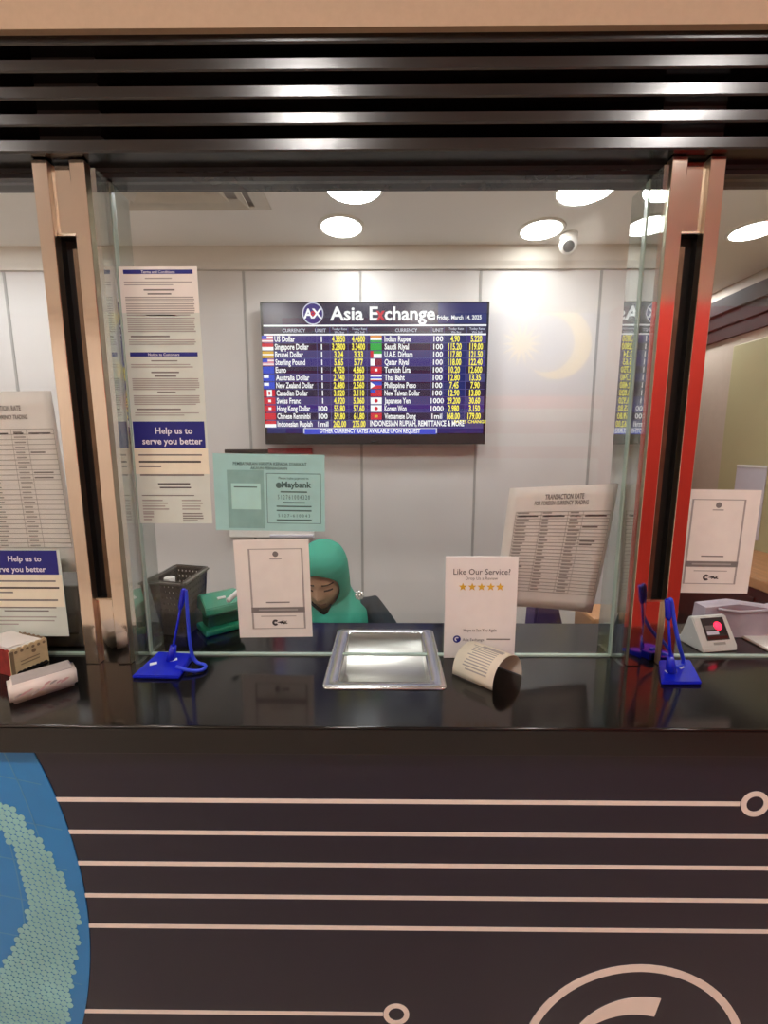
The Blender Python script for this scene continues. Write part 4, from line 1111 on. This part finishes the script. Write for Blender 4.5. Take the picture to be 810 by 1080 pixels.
# ------------------------------------------------------------------ right booth
zt1, = [aX(806, 568, XRW - .4).z]
Xc0 = XRW - .42
cab = empty('side_cabinet', (XRW - .21, 1.9, 0), 'dark red cabinet with tan top along the right booth wall', 'cabinet')
b = MB(); b.box(Xc0, XRW - .014, YG + .25, 2.9, .0, .94); b.build('body', M['brown'], cab)
b = MB(); b.box(Xc0 - .02, XRW - .014, YG + .24, 2.92, .9405, .985, bev=.006); b.build('top', M['tan'], cab)
for k in range(3):
    y = YG + .3 + k * .6
    b = MB(); b.box(Xc0 - .012, Xc0 - .0005, y, y + .56, .08, .9, bev=.004); d_ = b.build('door', M['brown'], cab)
    b = MB(); b.tube([(Xc0 - .013, y + .06, .6), (Xc0 - .035, y + .06, .6), (Xc0 - .035, y + .06, .72), (Xc0 - .013, y + .06, .72)], .005, n=8); b.build('handle', M['steeledge'], d_)
# pale note on the wall
a, c = aX(778, 490, XRW - .014), aX(806, 520, XRW - .014)
b = MB(); b.box(XRW - .0165, XRW - .0125, min(a.y, c.y), max(a.y, c.y) + .0, min(a.z, c.z) - .25, max(a.z, c.z), bev=.001)
o = b.build('wall_note', M['lightgrey']); tag(o, 'pale lilac note on the olive wall above the right payment sheet', 'notice')
b = MB(); b.box(XRW - .019, XRW - .0166, min(a.y, c.y), max(a.y, c.y), max(a.z, c.z) - .012, max(a.z, c.z) - .002); b.build('top_strip', M['whitepl'], o)
# lilac paper bag and bits on the right counter
b = MB(); ya = YG + .085
a, c = aY(742, 640, ya), aY(812, 668, ya)
P_ = [(a.x, ya, ZC + .001), (c.x + .05, ya, ZC + .001), (c.x + .06, ya, a.z + .004), (c.x + .01, ya, a.z - .006), ((a.x + c.x) / 2, ya, a.z + .006), (a.x + .006, ya, a.z - .002)]
b.prism(P_, (0, .035, 0)); o = b.build('lilac_pouch', M['lilac']); tag(o, 'crumpled lilac plastic pouch behind the red-lit device', 'pouch')
b = MB(); b.tube([(a.x + .03, ya - .003, a.z - .004), ((a.x + c.x) / 2, ya - .003, a.z - .01), (c.x + .03, ya - .003, a.z - .004)], .003, n=8); b.build('fold_seam', M['lightgrey'], o)
a, c = aZ(779, 671, ZC), aZ(830, 690, ZC)
b = MB(); b.box(a.x, c.x + .05, c.y, a.y, ZC + .0005, ZC + .004, bev=.001); o = b.build('paper_pad', M['greige']); tag(o, 'flat beige pad on the counter right of the red-lit device', 'paper pad')
b = MB(); b.box(a.x + .004, c.x + .046, c.y + .002, a.y - .002, ZC + .0041, ZC + .0048); b.build('top_leaf', M['greyp'], o)
# purple bag on the desk behind the curling sheet
Yq = 1.25; a, c = aY(563, 640, Yq), aY(598, 658, Yq)
b = MB(); b.prism([(a.x - .005, Yq, .751), (c.x + .05, Yq, .751), (c.x - .03, Yq, a.z + .01), (a.x + .008, Yq, a.z + .012)], (0, .09, 0))
bmesh.ops.bevel(b.bm, geom=b.bm.edges[:], offset=.008, segments=2, affect='EDGES')
o = b.build('purple_bag', M['purple']); tag(o, 'purple bag peeping out below the curling table sheet', 'bag')
b = MB(); b.tube([(a.x + .03, Yq + .045, a.z + .008), (a.x + .045, Yq + .045, a.z + .05), (a.x + .075, Yq + .045, a.z + .05), (a.x + .085, Yq + .045, a.z + .008)], .005, n=8); b.build('handle', M['purple'], o)
a, c = aY(598, 648, 1.22), aY(634, 658, 1.22)
b = MB(); b.box(a.x + .07, c.x + .09, 1.2, 1.33, .751, a.z - .005, bev=.01); o = b.build('tan_carton', M['tan']); tag(o, 'tan carton beside the purple bag, half hidden by the counter', 'carton')
b = MB(); b.box(a.x + .1, a.x + .13, 1.197, 1.2003, .76, a.z - .015); b.build('tape', M['creamp'], o)

# ------------------------------------------------------------------ the cashier
PX, PY = aY(343, 612, 1.50).x, 1.52
headc = aY(341, 609, 1.49)
per = empty('person', (PX, PY + .1, 0), 'seated woman in a teal headscarf and dark clothes looking down behind the counter', 'person')
def skin(name, V, E, R, root, sub=2):
    me = bpy.data.meshes.new(name); me.from_pydata(V, E, []); ob = bpy.data.objects.new(name, me); COL.objects.link(ob)
    md = ob.modifiers.new('s', 'SKIN'); md.use_smooth_shade = True
    for i, r in enumerate(R):
        d = me.skin_vertices[0].data[i]; d.radius = (r, r) if not isinstance(r, tuple) else r; d.use_root = (i == root)
    m2 = ob.modifiers.new('u', 'SUBSURF'); m2.levels = sub; m2.render_levels = sub
    dg = bpy.context.evaluated_depsgraph_get(); dg.update()
    out = bpy.data.meshes.new_from_object(ob.evaluated_get(dg)); bpy.data.objects.remove(ob)
    bb = bmesh.new(); bb.from_mesh(out); bpy.data.meshes.remove(out)
    for f in bb.faces: f.smooth = True
    return bb
ZSE = .52
pel = Vector((PX, PY + .16, ZSE + .125))
neckb = Vector((PX, PY + .02, .955)); 
hip = lambda s: pel + Vector((s * .09, -.03, -.01)); knee = lambda s: Vector((PX + s * .10, PY - .30, .49)); ank = lambda s: Vector((PX + s * .10, PY - .26, .08)); toe = lambda s: Vector((PX + s * .11, PY - .40, .03))
sh = lambda s: Vector((PX + s * .150, PY + .035, .898)); elb = lambda s: Vector((PX + s * .245, PY - .06, .79)); wri = lambda s: Vector((PX + s * .12, PY - .31, .785)); 
# bare body: torso, neck, arms, hands with five fingers, legs
V, E, R = [], [], []
def add(p, r, par=None):
    V.append(tuple(p)); R.append(r)
    if par is not None: E.append((par, len(V) - 1))
    return len(V) - 1
i0 = add(pel, .105); i1 = add(Vector((PX, PY + .13, .76)), .098, i0); i2 = add(Vector((PX, PY + .06, .87)), .095, i1); i3 = add(neckb, .05, i2); i4 = add(headc + Vector((0, .035, -.075)), .047, i3)
for s in (-1, 1):
    a = add(sh(s), .05, i2); e = add(elb(s), .038, a); w_ = add(wri(s), .024, e)
    fd = (wri(s) - elb(s)).normalized(); fd.z = 0; fd.normalize(); sdv = Vector((-fd.y, fd.x, 0))
    pm = add(wri(s) + fd * .045 + Vector((0, 0, -.004)), (.032, .014), w_)
    for k, (of, ln) in enumerate(((-.027, .062), (-.009, .07), (.009, .066), (.027, .052))):
        b0 = wri(s) + fd * .085 + sdv * of; b1 = add(b0, .0095, pm); b2 = add(b0 + fd * ln * .5 + Vector((0, 0, .004)), .0085, b1); add(b0 + fd * ln * .95 + Vector((0, 0, -.010)), .0072, b2)
    tb_ = add(wri(s) + fd * .035 - sdv * s * -.033, .010, pm); add(wri(s) + fd * .075 - sdv * s * -.055, .0085, tb_)
    h_ = add(hip(s), .085, i0); kn = add(knee(s), .058, h_); an = add(ank(s), .036, kn); add(toe(s), .028, an)
bodybm = skin('body', V, E, R, 0)
# head: a dense ellipsoid shaped into a face, tilted down
TILT = math.radians(20)
HM = Matrix.Translation(headc) @ Matrix.Rotation(math.radians(-4), 4, 'Z') @ Matrix.Rotation(TILT, 4, 'X')
hb_ = bmesh.new(); bmesh.ops.create_uvsphere(hb_, u_segments=72, v_segments=56, radius=1)
def gs(x, c, w): return math.exp(-((x - c) / w) ** 2)
for v in hb_.verts:
    x, y, z = v.co
    X, Y, Z = x * .074, y * .092, z * .112
    if z < 0:
        k = -z; X *= 1 - .30 * k ** 1.6; Y = Y * (1 - .12 * k) - .008 * k
    if y < 0:                                 # the face looks along -y; flatten it, then model the features
        f = min(1, -y * 1.6)
        Y *= 1 - .06 * f * (1 - abs(z))
        Y -= f * (.020 * gs(X, 0, .0105) * gs(Z, -.020, .013) + .010 * gs(X, 0, .0075) * gs(Z, .0, .020)      # nose tip, bridge
                  + .006 * gs(abs(X), .012, .007) * gs(Z, -.026, .008)                                            # nostrils
                  + .008 * gs(X, 0, .022) * gs(Z, -.053, .006) + .006 * gs(X, 0, .019) * gs(Z, -.065, .006) + .008 * gs(X, 0, .02) * gs(Z, -.092, .014)  # lips, chin
                  + .006 * gs(abs(X), .035, .02) * gs(Z, .030, .010) + .006 * gs(abs(X), .04, .016) * gs(Z, -.018, .02))            # brow, cheek
        Y += f * (.010 * gs(abs(X), .031, .014) * gs(Z, .010, .011))                                             # eye sockets
        Y -= f * (.0065 * gs(abs(X), .031, .011) * gs(Z, .008, .008))                                            # lids over the eyes
    v.co = (X, Y, Z)
for f in hb_.faces: f.smooth = True
body = MB(); body.merge(bodybm, M['skin'])
mi = {k: body.mi(M[k]) for k in ('brow', 'lip', 'lid')}
cents = [f.calc_center_median().copy() for f in hb_.faces]
n0 = len(body.bm.faces); body.merge(hb_, M['skin'], HM)
body.bm.faces.ensure_lookup_table()
for k, c in enumerate(cents):
    if c.y > -.03: continue
    ax_ = abs(c.x); m_i = None
    if .014 < ax_ < .050 and abs(c.z - (.0265 + .004 * math.cos((ax_ - .03) * 60))) < .0032: m_i = mi['brow']
    elif .017 < ax_ < .045 and abs(c.z - (.0035 - .0 * ax_)) < .0026: m_i = mi['lid']
    elif ax_ < .021 and abs(c.z + .059) < .0075 * (1 - (ax_ / .024) ** 2): m_i = mi['lip']
    if m_i is not None: body.bm.faces[n0 + k].material_index = m_i
for s in (-1, 1):             # ears, under the scarf
    bb = bmesh.new(); bmesh.ops.create_uvsphere(bb, u_segments=16, v_segments=12, radius=1); bmesh.ops.scale(bb, vec=(.008, .018, .030), verts=bb.verts)
    body.merge(bb, M['skin'], HM @ Matrix.Translation((s * .073, .008, -.004)), smooth=True)
body.build('body', None, per)
# dress: loose dark blouse and skirt following the body
V, E, R = [], [], []
i0 = add(pel + Vector((0, 0, -.005)), .15); i1 = add(Vector((PX, PY + .13, .76)), .135, i0); i2 = add(Vector((PX, PY + .06, .87)), (.125, .10), i1); i3 = add(neckb + Vector((0, 0, -.01)), .068, i2)
for s in (-1, 1):
    a = add(sh(s) + Vector((s * .01, 0, .004)), .064, i2); e = add(elb(s) + Vector((s * .012, 0, 0)), .062, a); w1 = add(elb(s).lerp(wri(s), .55), .048, e); add(wri(s), .037, w1)
    h_ = add(hip(s), .105, i0); kn = add(knee(s), .085, h_); add(ank(s) + Vector((0, 0, .03)), .07, kn)
db = MB(); db.merge(skin('dress', V, E, R, 0), M['dress']); dr = db.build('dress', None, per)
dr['label'] = 'dark navy long-sleeved dress'
# headscarf: rings from crown to chest hem, open round the face
rings_ = []
NT = 96
prof = [(.1265, .012, .014, .012), (.125, .034, .042, .011), (.117, .056, .068, .01), (.100, .074, .089, .009), (.076, .0855, .1035, .008), (.05, .0905, .1075, .008), (.03, .0915, .1065, .010),
        (.008, .0925, .105, .011), (-.02, .0925, .1025, .013), (-.05, .092, .099, .016), (-.075, .0915, .096, .018)]
def prof_at(z):
    for k in range(len(prof) - 1):
        if prof[k][0] >= z >= prof[k + 1][0]:
            t = (prof[k][0] - z) / (prof[k][0] - prof[k + 1][0]); return [prof[k][i] + (prof[k + 1][i] - prof[k][i]) * t for i in (1, 2, 3)]
def half_open(z):             # half angle of the face opening at a head height
    k = 1 - ((z + .003) / .077) ** 2
    return .86 * math.sqrt(k) if k > 0 else 0.
zl_ = [.1265, .1262, .125, .121, .117, .109, .100, .09, .083, .0765] + [.0725 - .0005 - .1605 * (.5 - .5 * math.cos(PI * k / 34)) for k in range(1, 34) if .0725 - .0005 - .1605 * (.5 - .5 * math.cos(PI * k / 34)) > -.075]
allr = []
for z in zl_:
    rx, ry, cy_ = prof_at(z); A = half_open(z); ring = []
    for j in range(NT + 1):
        a = A + (2 * PI - 2 * A) * j / NT
        wv = 1 + .004 * math.sin(a * 9 + z * 60)
        q = Vector((rx * wv * math.sin(a), cy_ - ry * wv * math.cos(a), z))
        ring.append(HM @ q)
    allr.append(ring)
zlow = zl_[-1]; Alow = half_open(zlow)
drape = ((.962, .104, .105, .004, .012), (.944, .122, .116, .006, .008), (.924, .138, .134, .008, .008), (.90, .151, .146, .009, .008), (.87, .159, .154, .010, .010), (.84, .163, .161, .010, .012), (.80, .162, .167, .008, .014), (.76, .154, .168, .006, .016))
for t_, (z, rx, ry, cx, cy_) in enumerate(drape):
    A = max(0, Alow * (.45 - .45 * t_)); ring = []
    for j in range(NT + 1):
        a = A + (2 * PI - 2 * A) * j / NT
        f = (.006 + .009 * t_) * (1 if abs(a - PI) < PI * .85 else .8)
        wv = 1 + f * (math.sin(a * 9 + z * 22) * .5 + math.sin(a * 16 - z * 30) * .4)
        dip = -.018 * (1 if t_ == 0 else .6 if t_ == 1 else 0) * max(0, math.cos(a)) ** 2
        ring.append(Vector((PX + cx + rx * wv * math.sin(a), PY + cy_ - ry * wv * math.cos(a), z + dip)))
    allr.append(ring)
b = MB(); VV = [[b.bm.verts.new(p) for p in r] for r in allr]
cr = b.bm.faces.new(VV[0][:-1][::-1]); cr.smooth = True
for k in range(len(VV) - 1):
    for j in range(NT):
        f = b.bm.faces.new([VV[k][j], VV[k][j + 1], VV[k + 1][j + 1], VV[k + 1][j]]); f.smooth = True
bmesh.ops.remove_doubles(b.bm, verts=b.bm.verts[:], dist=2e-5)
hj = b.build('headscarf', M['hijab'], per); hj['label'] = 'teal headscarf draped to the chest'
md = hj.modifiers.new('thick', 'SOLIDIFY'); md.thickness = .004; md.offset = -1
md = hj.modifiers.new('sub', 'SUBSURF'); md.levels = 1; md.render_levels = 1
# inner cap edge and brooch
bp = aY(379, 628, PY - .125)
b = MB()
for k in range(9):
    a = 2 * PI * k / 8; r = .011 if k < 8 else 0
    bb = bmesh.new(); bmesh.ops.create_icosphere(bb, subdivisions=2, radius=.006 if k < 8 else .008)
    b.merge(bb, None, Matrix.Translation(bp + Vector((r * math.cos(a), 0, r * math.sin(a)))), smooth=True)
br = b.build('brooch', M['pin'], hj)
# the stool she sits on
st = empty('office_stool', (PX, PY + .15, 0), 'round office stool under the seated woman', 'stool')
b = MB(); b.lathe([(.02, .445), (.17, .445), (.185, .455), (.185, .475), (.17, .485), (.02, .487)], (PX, PY + .15, 0)); b.build('seat', M['blackpl'], st)
b = MB(); b.lathe([(.028, .06), (.028, .22), (.018, .23), (.018, .445)], (PX, PY + .15, 0), n=20); b.build('column', M['steeledge'], st)
for k in range(5):
    a = 2 * PI * k / 5; e_ = Vector((PX + .24 * math.cos(a), PY + .15 + .24 * math.sin(a), .055)); b = MB()
    b.tube([(PX, PY + .15, .09), e_], [.022, .014], n=10); b.tube([e_ + Vector((0, 0, .0)), e_ + Vector((0, 0, -.02))], .012, n=8)
    l_ = b.build('leg', M['blackpl'], st)
    b = MB(); b.lathe([(.006, -.012), (.022, -.012), (.025, -.006), (.025, .006), (.022, .012), (.006, .012)], e_ + Vector((0, 0, -.029)), n=16, mtx=Matrix.Rotation(PI / 2, 3, 'X')); b.build('caster', M['blackpl'], l_)

# ------------------------------------------------------------------ lights
w = bpy.data.worlds.new('world'); scene.world = w; w.use_nodes = True
w.node_tree.nodes['Background'].inputs[0].default_value = (1, .86, .72, 1); w.node_tree.nodes['Background'].inputs[1].default_value = .15
def area(name, loc, size, power, col, shape='DISK'):
    l = bpy.data.lights.new(name, 'AREA'); l.shape = shape; l.size = size; l.energy = power; l.color = col
    o = bpy.data.objects.new(name, l); COL.objects.link(o); o.location = loc; return o
# corridor downlights: front ones read off louver glints, far ones added unseen to brighten
cl = mat('corridor_lamp_glass', '#fff8f3', .4, emit=132)
def corr_light(x, y):
    b = MB(); b.lathe([(.10, 0), (.10, -.004), (.004, -.007)], (x, y, 2.9)); o = b.build('corridor_lamp', cl); struct(o)
for x, y in ((-.33, -.5), (1.2, -.5), (-1.95, -.5), (2.8, -.5), (-3.3, -.6), (-3.78, -2.1), (-3.78, -1.5), (3.85, -2.7)): corr_light(x, y)

sl = bpy.data.lights.new('added_mural_spot', 'SPOT'); sl.energy = 850; sl.spot_size = math.radians(46); sl.spot_blend = .9; sl.shadow_soft_size = .02; sl.color = (1, .95, .88)  # added spot without a fixture, lifts the mural's ghost in the glass
so = bpy.data.objects.new('added_mural_spot', sl); COL.objects.link(so); so.location = (1.2, -1.0, 2.84)
so.rotation_euler = (Vector((1.6, -3.1, 2.6)) - so.location).to_track_quat('-Z', 'Y').to_euler()
scene.view_settings.view_transform = 'Standard'
try: scene.view_settings.look = 'None'
except Exception: pass
scene.view_settings.gamma = 1; scene.view_settings.exposure = 0.0; scene.view_settings.use_curve_mapping = False
cy = scene.cycles
cy.max_bounces = 12; cy.transparent_max_bounces = 16; cy.glossy_bounces = 6; cy.diffuse_bounces = 7
cy.sample_clamp_indirect = 6; cy.caustics_reflective = False; cy.caustics_refractive = False
cy.use_denoising = True
